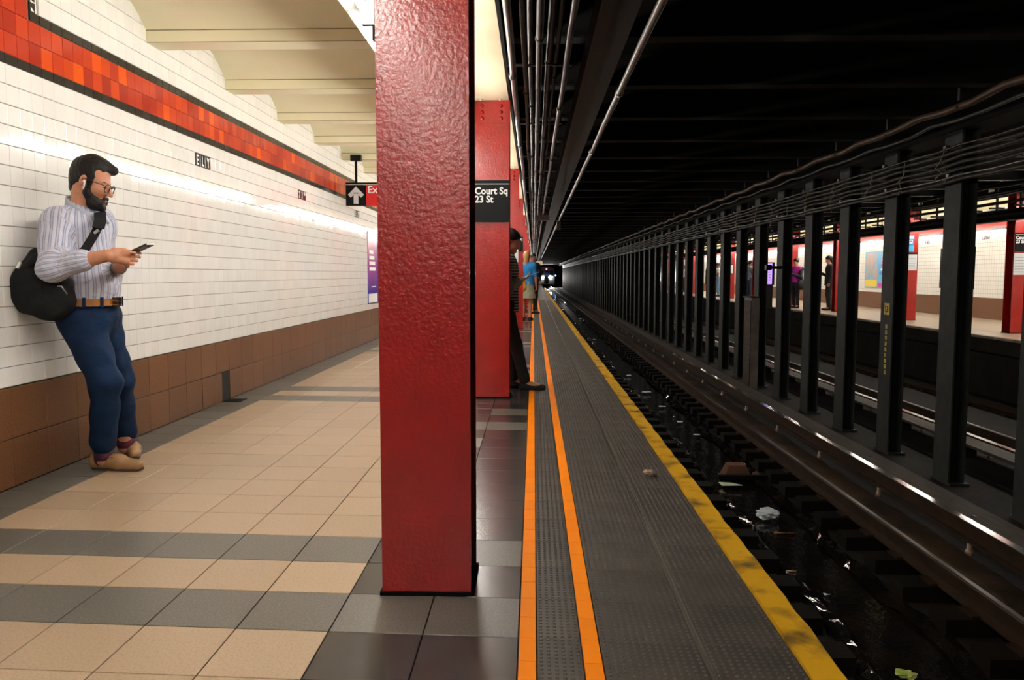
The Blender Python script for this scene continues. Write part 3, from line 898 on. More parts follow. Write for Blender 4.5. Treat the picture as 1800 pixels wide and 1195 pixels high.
# ================================================================== OPPOSITE PLATFORM
OE = 8.35; OXW = 11.62
of = struct(MB().box(OE + .02, OXW + .3, 4, YEND, -.035, 0).build('floor_opposite', 'opp_floor'))
MB().box(OE, OE + .12, 4, YEND, -.04, .004).build('edge_board', mat('edge_grey', (.22, .18, .13), .6, col2=(.10, .08, .05), nscale=4), of)
MB().box(OE + .05, OE + .5, 4, YEND, -.30, -.035).box(OE + .3, OE + .5, 4, YEND, -1.5, -.30).build('platform_face', 'concrete_dark', of)
wr = struct(MB().box(OXW, OXW + .3, 4, YEND, .54, 2.25).build('wall_right', 'opp_tile'))
MB().box(OXW - .004, OXW + .3, 4, YEND, 2.304, 2.54).build('red_band', 'opp_red', wr)
MB().box(OXW - .003, OXW + .3, 4, YEND, 2.25, 2.304).build('black_border', 'black_tile', wr)
MB().box(OXW, OXW + .3, 4, YEND, 2.54, 3.3).build('upper_tiles', 'opp_tile', wr)
br_ = struct(MB().box(OXW - .012, OXW + .3, 4, YEND, 0, .54).build('baseboard_right', 'granite'))
oc = struct(MB().box(9.15, OXW + .3, 4, YEND, 2.95, 3.40).build('ceiling_opposite', 'cream'))
obm = MB().box(9.15, OXW, 0, .2, 2.78, 2.95).mesh('beam'); obm.materials.append(M['cream'])
yb = 6.0
while yb < 80:
    obj('beam', obm, None, oc, (0, yb, 0)); yb += BEAM_PITCH
OC_Y = [15.6 - 4.5 * 2, 15.6 - 4.5, 15.6] + [15.6 + 4.5 * k for k in range(1, 16)]
ocl = {2: 'red column on the opposite platform at the right edge, with Court Sq sign', 3: 'red column on the opposite platform with a blue sign and white notice',
       4: 'red column on the opposite platform left of the colourful poster', 5: 'red column on the opposite platform behind the woman in magenta',
       7: 'red column on the opposite platform with a narrow blue sign'}
OCOL = []
for i, yc in enumerate(OC_Y):
    lab = ocl.get(i, 'plain red column on the opposite platform' if i > 5 else 'red column on the opposite platform left of the red column behind the magenta top' if False else 'plain red column on the opposite platform')
    OCOL.append(red_column(9.36, yc, lab, None if i in ocl else 'other red columns on the opposite platform'))
og = thing('roof_girder', 'dark girder over the red columns of the opposite platform', 'girder', (9.36, 6, 2.69))
MB().box(-.2, .16, -2, 140, 0, .26).build('girder_body', 'soot', og)
# dark duct and pipes over the opposite platform edge
du = thing('cable_duct', 'dark cable duct hanging along the edge of the opposite platform', 'duct', (8.78, 6, 2.13))
MB().box(-.10, .10, -2, 90, 0, .20).build('duct_body', 'soot_beam', du)
hm = MB().box(-.015, .015, -.02, .02, .2, .95).box(-.13, .13, -.03, .03, .24, .27).mesh('duct_hanger'); hm.materials.append(M['soot_beam'])
for q in range(36): obj('duct_hanger', hm, None, du, (0, 2 + q * .75, 0))
run('conduit', 'dark pipe above the duct of the opposite platform', 'pipe', 8.62, 2.46, .03, 'pipe_dark', y0=6, y1=80)
for yy in [5.2 + LP * k for k in range(0, 38)]:
    lamp(9.74, yy, 2.36, 'tube_opp', 'white fluorescent strip lamp over the opposite platform', 'strip lamps over the opposite platform')

# signs on the opposite platform
yS = OC_Y[2] - .002
zt, zb = P(1785, 409, yS)[2], P(1785, 442, yS)[2]
court_sign(9.36, yS - .014, zb, zt, 0.322, 'black Court Sq 23 St sign on the opposite platform column')
zt, zb = P(1785, 445, yS)[2], P(1785, 483, yS)[2]
n2 = thing('paper_notice', 'large white notice under the opposite Court Sq sign', 'notice', (9.36, yS, zb))
MB().box(-.158, .158, -.006, 0, 0, zt - zb).build('sheet', 'paper', n2)
pl_ = MB()
for q in range(6): pl_.box(-.14, .10 - .03 * (q % 3), -.0075, -.006, .05 + q * .055, .062 + q * .055)
pl_.build('printed_lines', 'paper_text', n2)
MB().box(.03, .14, -.0075, -.006, (zt - zb) - .07, (zt - zb) - .015).build('orange_mark', mat('notice_orange', (.8, .33, .12), .6), n2)
M['sign_blue'] = mat('sign_blue', (.03, .22, .52), .45)
M['sign_cyan'] = mat('sign_cyan', (.06, .42, .68), .45)
def blue_sign(ci, x0, x1, y0, y1, label, with_paper, plabel):
    yS = OC_Y[ci] - .002
    a, c = P(x0, y0, yS), P(x1, y1, yS)
    s = thing('blue_sign', label, 'sign', ((a[0] + c[0]) / 2, yS, c[2]))
    w, h = (c[0] - a[0]) / 2, a[2] - c[2]
    MB().box(-w, w, -.008, 0, 0, h).build('panel', 'sign_blue', s)
    MB().box(-w, w, -.0095, -.008, h * .05, h * .38).build('lower_field', 'sign_cyan', s)
    MB().box(-w * .9, w * .9, -.0095, -.008, h * .78, h * .95).build('pale_header', 'paper', s)
    ic = MB().box(-w * .5, w * .5, -.0095, -.008, h * .48, h * .72).build('bus_symbol', 'sign_white', s)
    MB().box(-w * .32, w * .32, -.0105, -.0095, h * .58, h * .67).box(-w * .3, -w * .12, -.0105, -.0095, h * .5, h * .54).box(w * .12, w * .3, -.0105, -.0095, h * .5, h * .54).build('bus_window', 'sign_blue', ic)
    if with_paper:
        a, c = P(with_paper[0], with_paper[2], yS), P(with_paper[1], with_paper[3], yS)
        n = thing('paper_notice', plabel, 'notice', ((a[0] + c[0]) / 2, yS, c[2]))
        w, h = (c[0] - a[0]) / 2, a[2] - c[2]
        MB().box(-w, w, -.006, 0, 0, h).build('sheet', 'paper', n)
        m_ = MB()
        for q in range(5): m_.box(-w * .85, w * .7, -.0075, -.006, h * (.12 + .15 * q), h * (.15 + .15 * q))
        m_.build('printed_lines', 'paper_text', n)
        MB().box(-w, w, -.012, 0, h, h + .04).build('dark_clip', 'black_gloss', n)
blue_sign(3, 1596, 1606, 413, 443, 'blue bus sign on the opposite column left of the wide wall gap', (1592, 1611, 447, 475), 'white notice under the blue bus sign')
blue_sign(7, 1279, 1285, 447, 464, 'narrow far blue sign on an opposite red column', (1277, 1288, 466, 480), 'small white notice under the narrow far blue sign')

# opposite wall: poster, dark panel, letter tiles, screen
def wall_panel(name, label, cat, x0, x1, y0, y1, material, X=OXW, th=.02):
    a = _C + (_fw * F_PX + _rt * (x0 - IW / 2) + _up * (IH / 2 - y0)) ; 
    d0 = _fw * F_PX + _rt * (x0 - IW / 2) + _up * (IH / 2 - y0)
    d1 = _fw * F_PX + _rt * (x1 - IW / 2) + _up * (IH / 2 - y1)
    p0 = _C + d0 * (X / d0[0]); p1 = _C + d1 * (X / d1[0])
    t = thing(name, label, cat, (X, (p0[1] + p1[1]) / 2, min(p0[2], p1[2])))
    w = abs(p0[1] - p1[1]) / 2; h = abs(p0[2] - p1[2])
    MB().box(-th, 0, -w, w, 0, h).build('panel', material, t)
    return t, w, h
M['poster_blue'] = mat('poster_blue', (.10, .34, .62), .35, col2=(.16, .42, .55), nscale=2)
M['poster_art'] = mat('poster_art', (.55, .30, .16), .4, col2=(.15, .38, .55), nscale=4, ramp=(.4, .6))
M['poster_pink'] = mat('poster_pink', (.75, .05, .30), .4)
M['poster_yellow'] = mat('poster_yellow', (.75, .55, .06), .4)
M['poster_red'] = mat('poster_red', (.55, .02, .12), .4)
t, w, h = wall_panel('wall_poster', 'colourful blue advertising poster on the opposite tiled wall', 'poster', 1523, 1572, 443, 507, 'poster_blue')
MB().box(-.022, -.02, .12 * w, w * .97, h * .24, h * .97).build('figure_art', 'poster_art', t)
MB().box(-.022, -.02, .12 * w, w * .97, h * .03, h * .22).build('yellow_field', 'poster_yellow', t)
MB().box(-.022, -.02, -w * .97, .02 * w, h * .03, h * .14).build('pink_strip', 'poster_pink', t)
m_ = MB()
for q in range(4): m_.box(-.022, -.02, -w * (.65 - .05 * q), -w * .22 + w * .03 * q, h * (.86 - .09 * q), h * (.92 - .09 * q))
m_.build('red_lettering', 'poster_red', t)
MB().box(-.022, -.02, -w * .9, -w * .02, h * .36, h * .44).build('dark_lettering', 'sign_blue', t)
MB().box(-.022, -.02, -w * .8, -w * .1, h * .48, h * .52).build('white_lettering', 'sign_white', t)
wall_panel('wall_frame', 'tall black frame on the opposite tiled wall right of a dark column', 'frame', 1655, 1712, 437, 508, 'black_gloss')
for (x0, word, lab) in ((1632, ('2', '3'), 'black tiles reading 23 on the opposite wall'), (1733, ('E', 'L', 'Y'), 'black tiles reading ELY on the opposite wall'), (1655, (), '')):
    if not word: continue
    d0 = _fw * F_PX + _rt * (x0 - IW / 2) + _up * (IH / 2 - 424)
    p0 = _C + d0 * (OXW / d0[0])
    t = thing('letter_tiles', lab, 'sign', (OXW, p0[1], 2.037))
    for q, ch in enumerate(word):
        tt = MB().box(-.006, 0, -.053, .053, 0, .106).build('letter_tile', 'letter_tile', t, (0, -(q - 1) * .109, 0))
        letters(ch, .115, ROT_MX, (-.0075, 0, .012), 'sign_white', tt, centre=True, fx=.72, name='letter')
M['screen_purple'] = mat('screen_purple', (.05, .03, .1), .3, emit=(.30, .16, .85), estr=1.1)
M['screen_cyan'] = mat('screen_cyan', (.05, .1, .2), .3, emit=(.10, .30, .8), estr=1.0)
def kiosk(x0, x1, y0, y1, Y, label, mm):
    a, c = P(x0, y0, Y), P(x1, y1, Y)
    t = thing('screen_kiosk', label, 'screen', ((a[0] + c[0]) / 2, Y, c[2]))
    w, h = (c[0] - a[0]) / 2, a[2] - c[2]
    MB().box(-w, w, 0, .12, 0, h).build('housing', 'black_gloss', t)
    MB().box(-w * .85, w * .45, -.006, 0, h * .04, h * .96).build('screen', mm, t)
    m_ = MB()
    for q in range(6): m_.box(-w * .35, w * .1, -.008, -.006, h * (.2 + .11 * q), h * (.26 + .11 * q))
    m_.build('screen_graphic', 'sign_white', t)
    MB().box(-w * .7, w * .7, .02, .10, -c[2], 0).build('post', 'black_gloss', t)
kiosk(1346, 1361, 461, 501, 27.5, 'glowing purple advertising screen on the opposite platform', 'screen_purple')

# poster on the near wall
def near_poster():
    y0, y1 = 13.35, 14.75; z0, z1 = .655, 1.845
    t = thing('wall_poster', 'pink and blue advertising poster on the near tiled wall', 'poster', (XW, (y0 + y1) / 2, z0))
    h = z1 - z0; w = (y1 - y0) / 2
    m = bpy.data.materials.new('poster_gradient'); m.use_nodes = True
    nt = m.node_tree; b = nt.nodes['Principled BSDF']; b.inputs['Roughness'].default_value = .2
    tc = nt.nodes.new('ShaderNodeTexCoord'); sp = nt.nodes.new('ShaderNodeSeparateXYZ'); r = nt.nodes.new('ShaderNodeValToRGB')
    nt.links.new(tc.outputs['Generated'], sp.inputs[0]); nt.links.new(sp.outputs['Z'], r.inputs['Fac']); nt.links.new(r.outputs['Color'], b.inputs['Base Color'])
    e = r.color_ramp.elements; e[0].position = .12; e[0].color = (.01, .04, .35, 1); e[1].position = .95; e[1].color = (.75, .45, .5, 1)
    x = e.new(.55); x.color = (.42, .12, .38, 1)
    MB().box(0, .014, -w, -w + .75, 0.0, h).build('left_panel', m, t)
    MB().box(0, .014, -w + .76, w, 0.0, h).build('right_panel', mat('poster_navy', (.02, .06, .30), .2, col2=(.05, .10, .22), nscale=3), t)
    MB().box(.014, .0155, -w, -w + .75, 0.0, h * .13).build('white_footer', 'sign_white', t)
    m_ = MB()
    for q, (zz, l) in enumerate(((.70, .34), (.62, .42), (.54, .48), (.46, .50))): m_.box(.014, .0155, -w + .10, -w + .10 + l, h * zz, h * (zz + .05))
    m_.box(.014, .0155, -w + .25, -w + .62, h * .22, h * .235)
    m_.build('white_lettering', 'sign_white', t)
    MB().box(0, .018, -w - .01, w, h, h + .012).box(0, .018, -w - .01, w, -.012, 0).build('frame_rail', 'black_gloss', t)
near_poster()

# exit sign
yS = 11.58
a, c = P(607.5, 320.5, yS), P(663, 361.5, yS)
ex = thing('exit_sign', 'black and red Exit sign with up arrow hanging from the cream beam', 'sign', (a[0], yS, c[2]))
h = a[2] - c[2]
MB().box(0, 1.25, 0, .06, 0, h).build('panel', 'black_gloss', ex)
MB().box(0.0, 1.25, -.002, 0, h - .036, h - .031).build('white_line', 'sign_white', ex)
MB().box(.297, 1.25, -.003, 0, 0.0, h - .037).build('red_field', 'sign_red', ex)
ar = MB()
cxa, s_ = .148, h
shaft = [(cxa - .034, .028), (cxa + .034, .028), (cxa + .034, .19), (cxa - .034, .19)]
ar.add([(x, -.003, z) for x, z in shaft], [(0, 1, 2, 3)])
for sg_ in (-1, 1):
    q = [(cxa, .275), (cxa, .19), (cxa + sg_ * .075, .115), (cxa + sg_ * .117, .158)]
    ar.add([(x, -.003, z) for x, z in q], [(0, 1, 2, 3) if sg_ < 0 else (3, 2, 1, 0)])
ar.build('arrow', mat('sign_grey', (.62, .64, .66), .5), ex)
letters('Exit', .145, ROT_FRONT, (.318, -.0045, .182), 'sign_white', ex, bold=.016)
pz0 = P(625, 281, yS)[2]; px_ = P(625, 300, yS)[0] - a[0]
MB().box(px_ - .016, px_ + .016, .02, .05, h, pz0 - c[2]).box(px_ + .6, px_ + .632, .02, .05, h, pz0 - c[2]).build('rod', 'black_gloss', ex)
MB().box(px_ - .075, px_ + .075, .0, .08, pz0 - c[2] - .01, pz0 - c[2] + .075).box(px_ + .541, px_ + .691, .0, .08, pz0 - c[2] - .01, pz0 - c[2] + .075).build('ceiling_bracket', 'black_gloss', ex)

# ================================================================== TRAIN
TY, TX = 145.0, 2.33
tr = thing('subway_train', 'subway train with bright headlights approaching at the end of the tunnel', 'train', (TX, TY, -1.0))
body = MB()
prof = [(-1.45, .35), (-1.5, 1.2), (-1.5, 2.6), (-1.25, 3.25), (-.6, 3.5), (.6, 3.5), (1.25, 3.25), (1.5, 2.6), (1.5, 1.2), (1.45, .35)]
n = len(prof)
vs = [(x, 0, z) for x, z in prof] + [(x, 18, z) for x, z in prof]
body.add(vs, [(i, (i + 1) % n, n + (i + 1) % n, n + i) for i in range(n)] + [tuple(range(n)), tuple(range(2 * n - 1, n - 1, -1))])
body.build('car_body', mat('train_steel', (.30, .31, .33), .4, metal=.7), tr)
for x0, x1 in ((-1.25, -.5), (.5, 1.25)): MB().box(x0, x1, -.02, 0, 1.9, 2.75).build('windshield', 'black_gloss', tr)
dr = MB().box(-.42, .42, -.025, 0, .5, 2.75).build('front_door', 'black_gloss', tr)
MB().box(-.3, .3, -.03, -.025, 1.8, 2.6).build('door_window', 'poster_navy' if 'poster_navy' in M else bpy.data.materials['poster_navy'], dr)
M['headlight'] = mat('headlight', (1, 1, 1), .3, emit=(1, .97, .92), estr=300)
for x in (-.68, .68):
    hl = MB().tube([(x, -.06, 1.62), (x, 0.0, 1.62)], .26, 16).build('headlight', 'headlight', tr)
    ld = bpy.data.lights.new('headlight_beam', 'SPOT'); ld.energy = HEADLIGHT_W; ld.color = (1, .95, .9); ld.spot_size = math.radians(50); ld.spot_blend = .6; ld.shadow_soft_size = .2
    lo = bpy.data.objects.new('headlight_beam', ld); COL.objects.link(lo); lo.parent = tr; lo.location = (x, -.12, 1.62)
    lo.rotation_euler = (math.radians(-89), 0, 0); lo.rotation_euler = Vector((0, -1, -.01)).to_track_quat('-Z', 'Y').to_euler()
MB().tube([(0, -.06, 3.08), (0, 0, 3.08)], .11, 12).build('red_marker', mat('red_marker', (.4, 0, .02), .3, emit=(1, .04, .16), estr=12), tr)
MB().tube([(-1.1, -.06, 1.62), (-1.1, 0, 1.62)], .09, 12).build('tail_marker', mat('red_tail', (.4, 0, .02), .3, emit=(1, .1, .1), estr=3), tr)
bl = thing('blue_tunnel_light', 'small blue tunnel light to the right of the train', 'lamp', (4.05, 147.5, .9))
MB().dome((0, 0, 0), .12, (0, -1, 0), 10, 4).build('lens', mat('blue_lens', (0, .05, .4), .3, emit=(.05, .3, 1), estr=14), bl)
MB().box(-.10, .10, 0.0, .1, -.16, .16).box(-.03, .03, .02, .1, -2.1, -.16).build('mount', 'black_steel', bl)
tend = struct(MB().box(-4, 13, 165, 165.3, -1.6, 3.4).build('wall_end', 'soot'))

# ================================================================== LITTER
def crumple(name, label, cat, loc, size, material, seed, squash=.6, n=2, group=None):
    r = np.random.default_rng(seed)
    import bmesh
    bm = bmesh.new(); bmesh.ops.create_icosphere(bm, subdivisions=n + 1, radius=1)
    d = r.normal(size=(6, 3)); ph = r.uniform(0, 6, 6); fr = r.uniform(2, 6, 6)
    for v in bm.verts:
        p = np.array(v.co); s = 1 + sum(.12 * math.sin(fr[i] * (p @ d[i]) + ph[i]) for i in range(6)) + r.normal() * .06
        v.co = Vector((p[0] * s * size[0], p[1] * s * size[1], p[2] * s * size[2] * squash))
    zmin = min(v.co.z for v in bm.verts)
    for v in bm.verts: v.co.z -= zmin
    me = bpy.data.meshes.new(name); bm.to_mesh(me); bm.free()
    o = obj(name, me, material, None, tuple(loc)); return tag(o, label, cat, group)
M['tissue'] = mat('tissue', (.42, .31, .22), .8, col2=(.2, .12, .08), nscale=14)
M['plastic_bag'] = mat('plastic_bag', (.62, .66, .68), .35, col2=(.45, .50, .52), nscale=6)
crumple('crumpled_napkin', 'small crumpled beige napkin lying on the tactile paving', 'litter', PZ(1142, 837), (.034, .022, .024), 'tissue', 3, .7)
crumple('plastic_bag', 'crumpled white plastic bag in the wet drain between the rails', 'litter', PZ(1348, 912, -1.30), (.10, .075, .07), 'plastic_bag', 9, .7)
M['green_paper'] = mat('green_paper', (.36, .44, .26), .6, col2=(.5, .52, .45), nscale=6)
def flat_scrap(name, label, cat, px, py, z, pts, material):
    c = PZ(px, py, z); vs = []; n = len(pts)
    for k, dz in ((0, 0.0), (1, .006)):
        for i, (x, y) in enumerate(pts): vs.append((x, y, dz + .012 * math.sin(i * 2.1)))
    fs = [tuple(range(n - 1, -1, -1)), tuple(range(n, 2 * n))] + [(i, (i + 1) % n, n + (i + 1) % n, n + i) for i in range(n)]
    return tag(MB().add(vs, fs).build(name, material, None, tuple(c)), label, cat)
flat_scrap('paper_sheet', 'pale green sheet of paper on the track bed left of the brown carton', 'litter', 1284, 852, -1.27, [(-.11, -.05), (.12, -.07), (.13, .02), (.02, .08), (-.12, .06)], 'green_paper')
M['wrapper'] = mat('wrapper', (.42, .16, .03), .45, col2=(.2, .08, .03), nscale=10)
flat_scrap('orange_wrapper', 'orange brown wrapper strip in the wet drain', 'litter', 1378, 937, -1.30, [(-.10, -.015), (.10, -.02), (.09, .02), (-.09, .02)], 'wrapper')
flat_scrap('orange_wrapper', 'small tan scrap at the drain edge near the platform', 'litter', 1391, 1004, -1.27, [(-.04, -.015), (.04, -.02), (.035, .02), (-.04, .02)], 'tissue')
flat_scrap('white_scrap', 'tiny white paper scrap lying in the dark drain', 'litter', 1453, 1045, -1.30, [(-.02, -.02), (.02, -.02), (.022, .02), (-.018, .022)], 'paper')
for i, (px, py, sz) in enumerate(((1137, 690, .09), (1045, 597, .07), (1195, 742, .05), (1165, 715, .06), (1225, 765, .05), (1020, 560, .08), (1105, 660, .05))):
    c = PZ(px, py, -1.28)
    crumple('litter_scrap', ['pale flattened wrapper on the track bed, second largest of the far scraps', 'pale scrap on the track bed beside the bend of the yellow edge', 'small pale scrap on the track bed nearest but one to the carton', 'small pale scrap halfway between the carton and the largest far scrap', 'small pale scrap on the track bed closest behind the carton', 'farthest pale scrap on the track bed toward the train', 'tiny pale scrap on the track bed close to the yellow edge'][i], 'litter', c, (sz, sz * .7, sz * .3), 'plastic_bag', 20 + i, .5, 1, 'pale scraps on the track bed')
M['leaf_green'] = mat('leaf_green', (.22, .36, .05), .5, col2=(.45, .42, .1), nscale=20)
crumple('green_leaf', 'crumpled bright green leaf scrap at the bottom of the drain', 'litter', PZ(1592, 1190, -1.30), (.06, .045, .03), 'leaf_green', 41, .6)
M['carton'] = mat('carton', (.085, .034, .016), .7, spec=.2, col2=(.05, .02, .01), nscale=5)
c = PZ(1293, 838, -1.29)
ct = thing('takeaway_carton', 'overturned brown takeaway carton on the track bed', 'carton', tuple(c))
w0, w1, d0, d1, hh = .17, .10, .13, .08, .16
vs = [(-w0, -d0, 0), (w0, -d0, 0), (w0, d0, 0), (-w0, d0, 0), (-w1, -d1, hh), (w1, -d1, hh), (w1, d1, hh), (-w1, d1, hh)]
MB().add(vs, [(3, 2, 1, 0), (4, 5, 6, 7), (0, 1, 5, 4), (1, 2, 6, 5), (2, 3, 7, 6), (3, 0, 4, 7)]).build('carton_body', 'carton', ct)
MB().obox((w0 + .05, -.02, .02), (.9, 0, .43), (0, 1, 0), (-.43, 0, .9), .06, .12, .004).build('flap', 'carton', ct)
fr = MB().box(-w0 - .012, w0 + .012, -d0 - .012, d0 + .012, 0, .012).build('rim', 'carton', ct)
tag(MB().box(-.42, .38, -.03, .03, 0, .05).build('timber_strip', 'tie_wood', None, tuple(PZ(1325, 842, -1.27))), 'dark timber strip lying across the drain beside the carton', 'plank')
#PEOPLE
# ================================================================== PEOPLE: one continuous body surface each, clothes over it
def _n(v):
    v = np.asarray(v, float); return v / (np.linalg.norm(v) + 1e-9)

class Sculpt:
    """smooth union of tapered limbs and ellipsoids, turned into one surface"""
    def __init__(s): s.p = []
    def cone(s, a, b, ra, rb, k=.02, flat=None, op='add'):
        a, b = np.asarray(a, float), np.asarray(b, float)
        r = max(ra, rb) * 1.25
        lo, hi = np.minimum(a, b) - r, np.maximum(a, b) + r
        def f(X, Y, Z):
            ba = b - a; L = ba @ ba + 1e-12
            px, py, pz = X - a[0], Y - a[1], Z - a[2]
            t = np.clip((px * ba[0] + py * ba[1] + pz * ba[2]) / L, 0, 1)
            vx, vy, vz = px - t * ba[0], py - t * ba[1], pz - t * ba[2]
            if flat is not None:
                ax, fac = flat
                d = (vx * ax[0] + vy * ax[1] + vz * ax[2]) * (fac - 1)
                vx, vy, vz = vx + d * ax[0], vy + d * ax[1], vz + d * ax[2]
            return (np.sqrt(vx * vx + vy * vy + vz * vz) - (ra + t * (rb - ra)))
        s.p.append((f, lo, hi, k, op)); return s
    def ell(s, c, r, R=None, k=.02, op='add'):
        c, r = np.asarray(c, float), np.asarray(r, float)
        R = np.eye(3) if R is None else np.asarray(R)
        m = r.max(); lo, hi = c - m, c + m
        def f(X, Y, Z):
            px, py, pz = X - c[0], Y - c[1], Z - c[2]
            q = [(px * R[0, i] + py * R[1, i] + pz * R[2, i]) for i in range(3)]
            k0 = np.sqrt(sum((q[i] / r[i]) ** 2 for i in range(3))) + 1e-9
            k1 = np.sqrt(sum((q[i] / r[i] ** 2) ** 2 for i in range(3))) + 1e-9
            return k0 * (k0 - 1) / k1
        s.p.append((f, lo, hi, k, op)); return s
    def cut(s, c, nrm, k=.004):
        """remove everything on the side the normal points to"""
        c, nrm = np.asarray(c, float), _n(nrm)
        def f(X, Y, Z): return (X - c[0]) * nrm[0] + (Y - c[1]) * nrm[1] + (Z - c[2]) * nrm[2]
        s.p.append((f, None, None, k, 'cut')); return s
    def noise(s, amp, freq, seed=1):
        r = np.random.default_rng(seed)
        ks = r.normal(size=(7, 3)) * freq; ph = r.uniform(0, 6.28, 7)
        def f(X, Y, Z):
            o = 0
            for k_, p_ in zip(ks, ph): o = o + np.sin(k_[0] * X + k_[1] * Y + k_[2] * Z + p_)
            return o * amp / 3
        s.p.append((f, None, None, 0, 'noise')); return s
    def mesh(s, name, res, origin):
        adds = [p for p in s.p if p[4] == 'add']
        lo = np.min([p[1] for p in adds], axis=0) - 3 * res - .012
        hi = np.max([p[2] for p in adds], axis=0) + 3 * res + .012
        N = np.maximum(np.ceil((hi - lo) / res).astype(int) + 1, 4)
        xs = [np.float32(lo[i] + res * np.arange(N[i])) for i in range(3)]
        V = np.full(N, .5, np.float32)
        for f, a, c, k, op in s.p:
            if a is None:
                sl = (slice(None),) * 3
            else:
                pad = k + 2.5 * res + .01
                i0 = np.clip(((a - pad - lo) / res).astype(int), 0, N); i1 = np.clip(((c + pad - lo) / res).astype(int) + 2, 0, N)
                sl = tuple(slice(i0[i], i1[i]) for i in range(3))
            X, Y, Z = xs[0][sl[0]][:, None, None], xs[1][sl[1]][None, :, None], xs[2][sl[2]][None, None, :]
            W = V[sl]
            d = f(X, Y, Z).astype(np.float32)
            if op == 'add':
                if k > 0:
                    h = np.clip(.5 + .5 * (W - d) / k, 0, 1); V[sl] = W * (1 - h) + d * h - k * h * (1 - h)
                else: V[sl] = np.minimum(W, d)
            elif op == 'sub':
                d = -d
                if k > 0:
                    h = np.clip(.5 - .5 * (W - d) / k, 0, 1); V[sl] = W * (1 - h) + d * h + k * h * (1 - h)
                else: V[sl] = np.maximum(W, d)
            elif op == 'cut': V[sl] = np.maximum(W, d)
            elif op == 'noise': V[sl] = W + d
        return surface_nets(V, lo, res, name, np.asarray(origin, float))

def surface_nets(V, lo, res, name, origin):
    S = V < 0
    nx, ny, nz = V.shape
    c = [S[i:nx - 1 + i, j:ny - 1 + j, k:nz - 1 + k] for i in (0, 1) for j in (0, 1) for k in (0, 1)]
    cnt = sum(a.astype(np.int8) for a in c)
    act = (cnt > 0) & (cnt < 8)
    idx = np.argwhere(act)
    if len(idx) == 0: raise ValueError('empty ' + name)
    ids = np.full(act.shape, -1, np.int32); ids[act] = np.arange(len(idx))
    acc = np.zeros((len(idx), 3)); num = np.zeros(len(idx))
    corners = [(i, j, k) for i in (0, 1) for j in (0, 1) for k in (0, 1)]
    vals = [V[idx[:, 0] + i, idx[:, 1] + j, idx[:, 2] + k] for i, j, k in corners]
    for a in range(8):
        for b in range(a + 1, 8):
            if sum(abs(corners[a][q] - corners[b][q]) for q in range(3)) != 1: continue
            va, vb = vals[a], vals[b]; m = (va < 0) != (vb < 0)
            t = np.where(m, va / np.where(va - vb == 0, 1, va - vb), 0)
            p = np.array(corners[a])[None] + t[:, None] * (np.array(corners[b]) - np.array(corners[a]))[None]
            acc[m] += p[m]; num[m] += 1
    verts = (idx + acc / num[:, None]) * res + lo - origin
    quads = []
    for ax in range(3):
        A = [slice(None)] * 3; B = [slice(None)] * 3
        A[ax] = slice(0, -1); B[ax] = slice(1, None)
        e = S[tuple(A)] != S[tuple(B)]
        ei = np.argwhere(e)
        o1, o2 = (ax + 1) % 3, (ax + 2) % 3
        ok = (ei[:, o1] > 0) & (ei[:, o2] > 0) & (ei[:, o1] < V.shape[o1] - 1) & (ei[:, o2] < V.shape[o2] - 1)
        ei = ei[ok]
        def g(d1, d2):
            q = ei.copy(); q[:, o1] -= d1; q[:, o2] -= d2
            return ids[q[:, 0], q[:, 1], q[:, 2]]
        Q = np.stack([g(1, 1), g(0, 1), g(0, 0), g(1, 0)], 1)
        inside = S[ei[:, 0], ei[:, 1], ei[:, 2]]
        Q[~inside] = Q[~inside][:, ::-1]
        quads.append(Q)
    Q = np.concatenate(quads)
    Q = Q[(Q >= 0).all(1)]
    me = bpy.data.meshes.new(name)
    me.vertices.add(len(verts)); me.vertices.foreach_set('co', verts.astype(np.float32).ravel())
    me.loops.add(Q.size); me.loops.foreach_set('vertex_index', Q.astype(np.int32).ravel())
    me.polygons.add(len(Q)); me.polygons.foreach_set('loop_start', np.arange(0, Q.size, 4, dtype=np.int32))
    me.polygons.foreach_set('loop_total', np.full(len(Q), 4, np.int32))
    me.polygons.foreach_set('use_smooth', np.ones(len(Q), bool))
    me.update(calc_edges=True); me.validate()
    return me

def head_frame(fwd, up, origin, s):
    f = _n(fwd); u = _n(np.asarray(up, float) - f * (np.asarray(up, float) @ f)); l = np.cross(u, f)
    R = np.stack([f, l, u], 1)
    return (lambda p: np.asarray(origin, float) + R @ (np.asarray(p, float) * s)), R

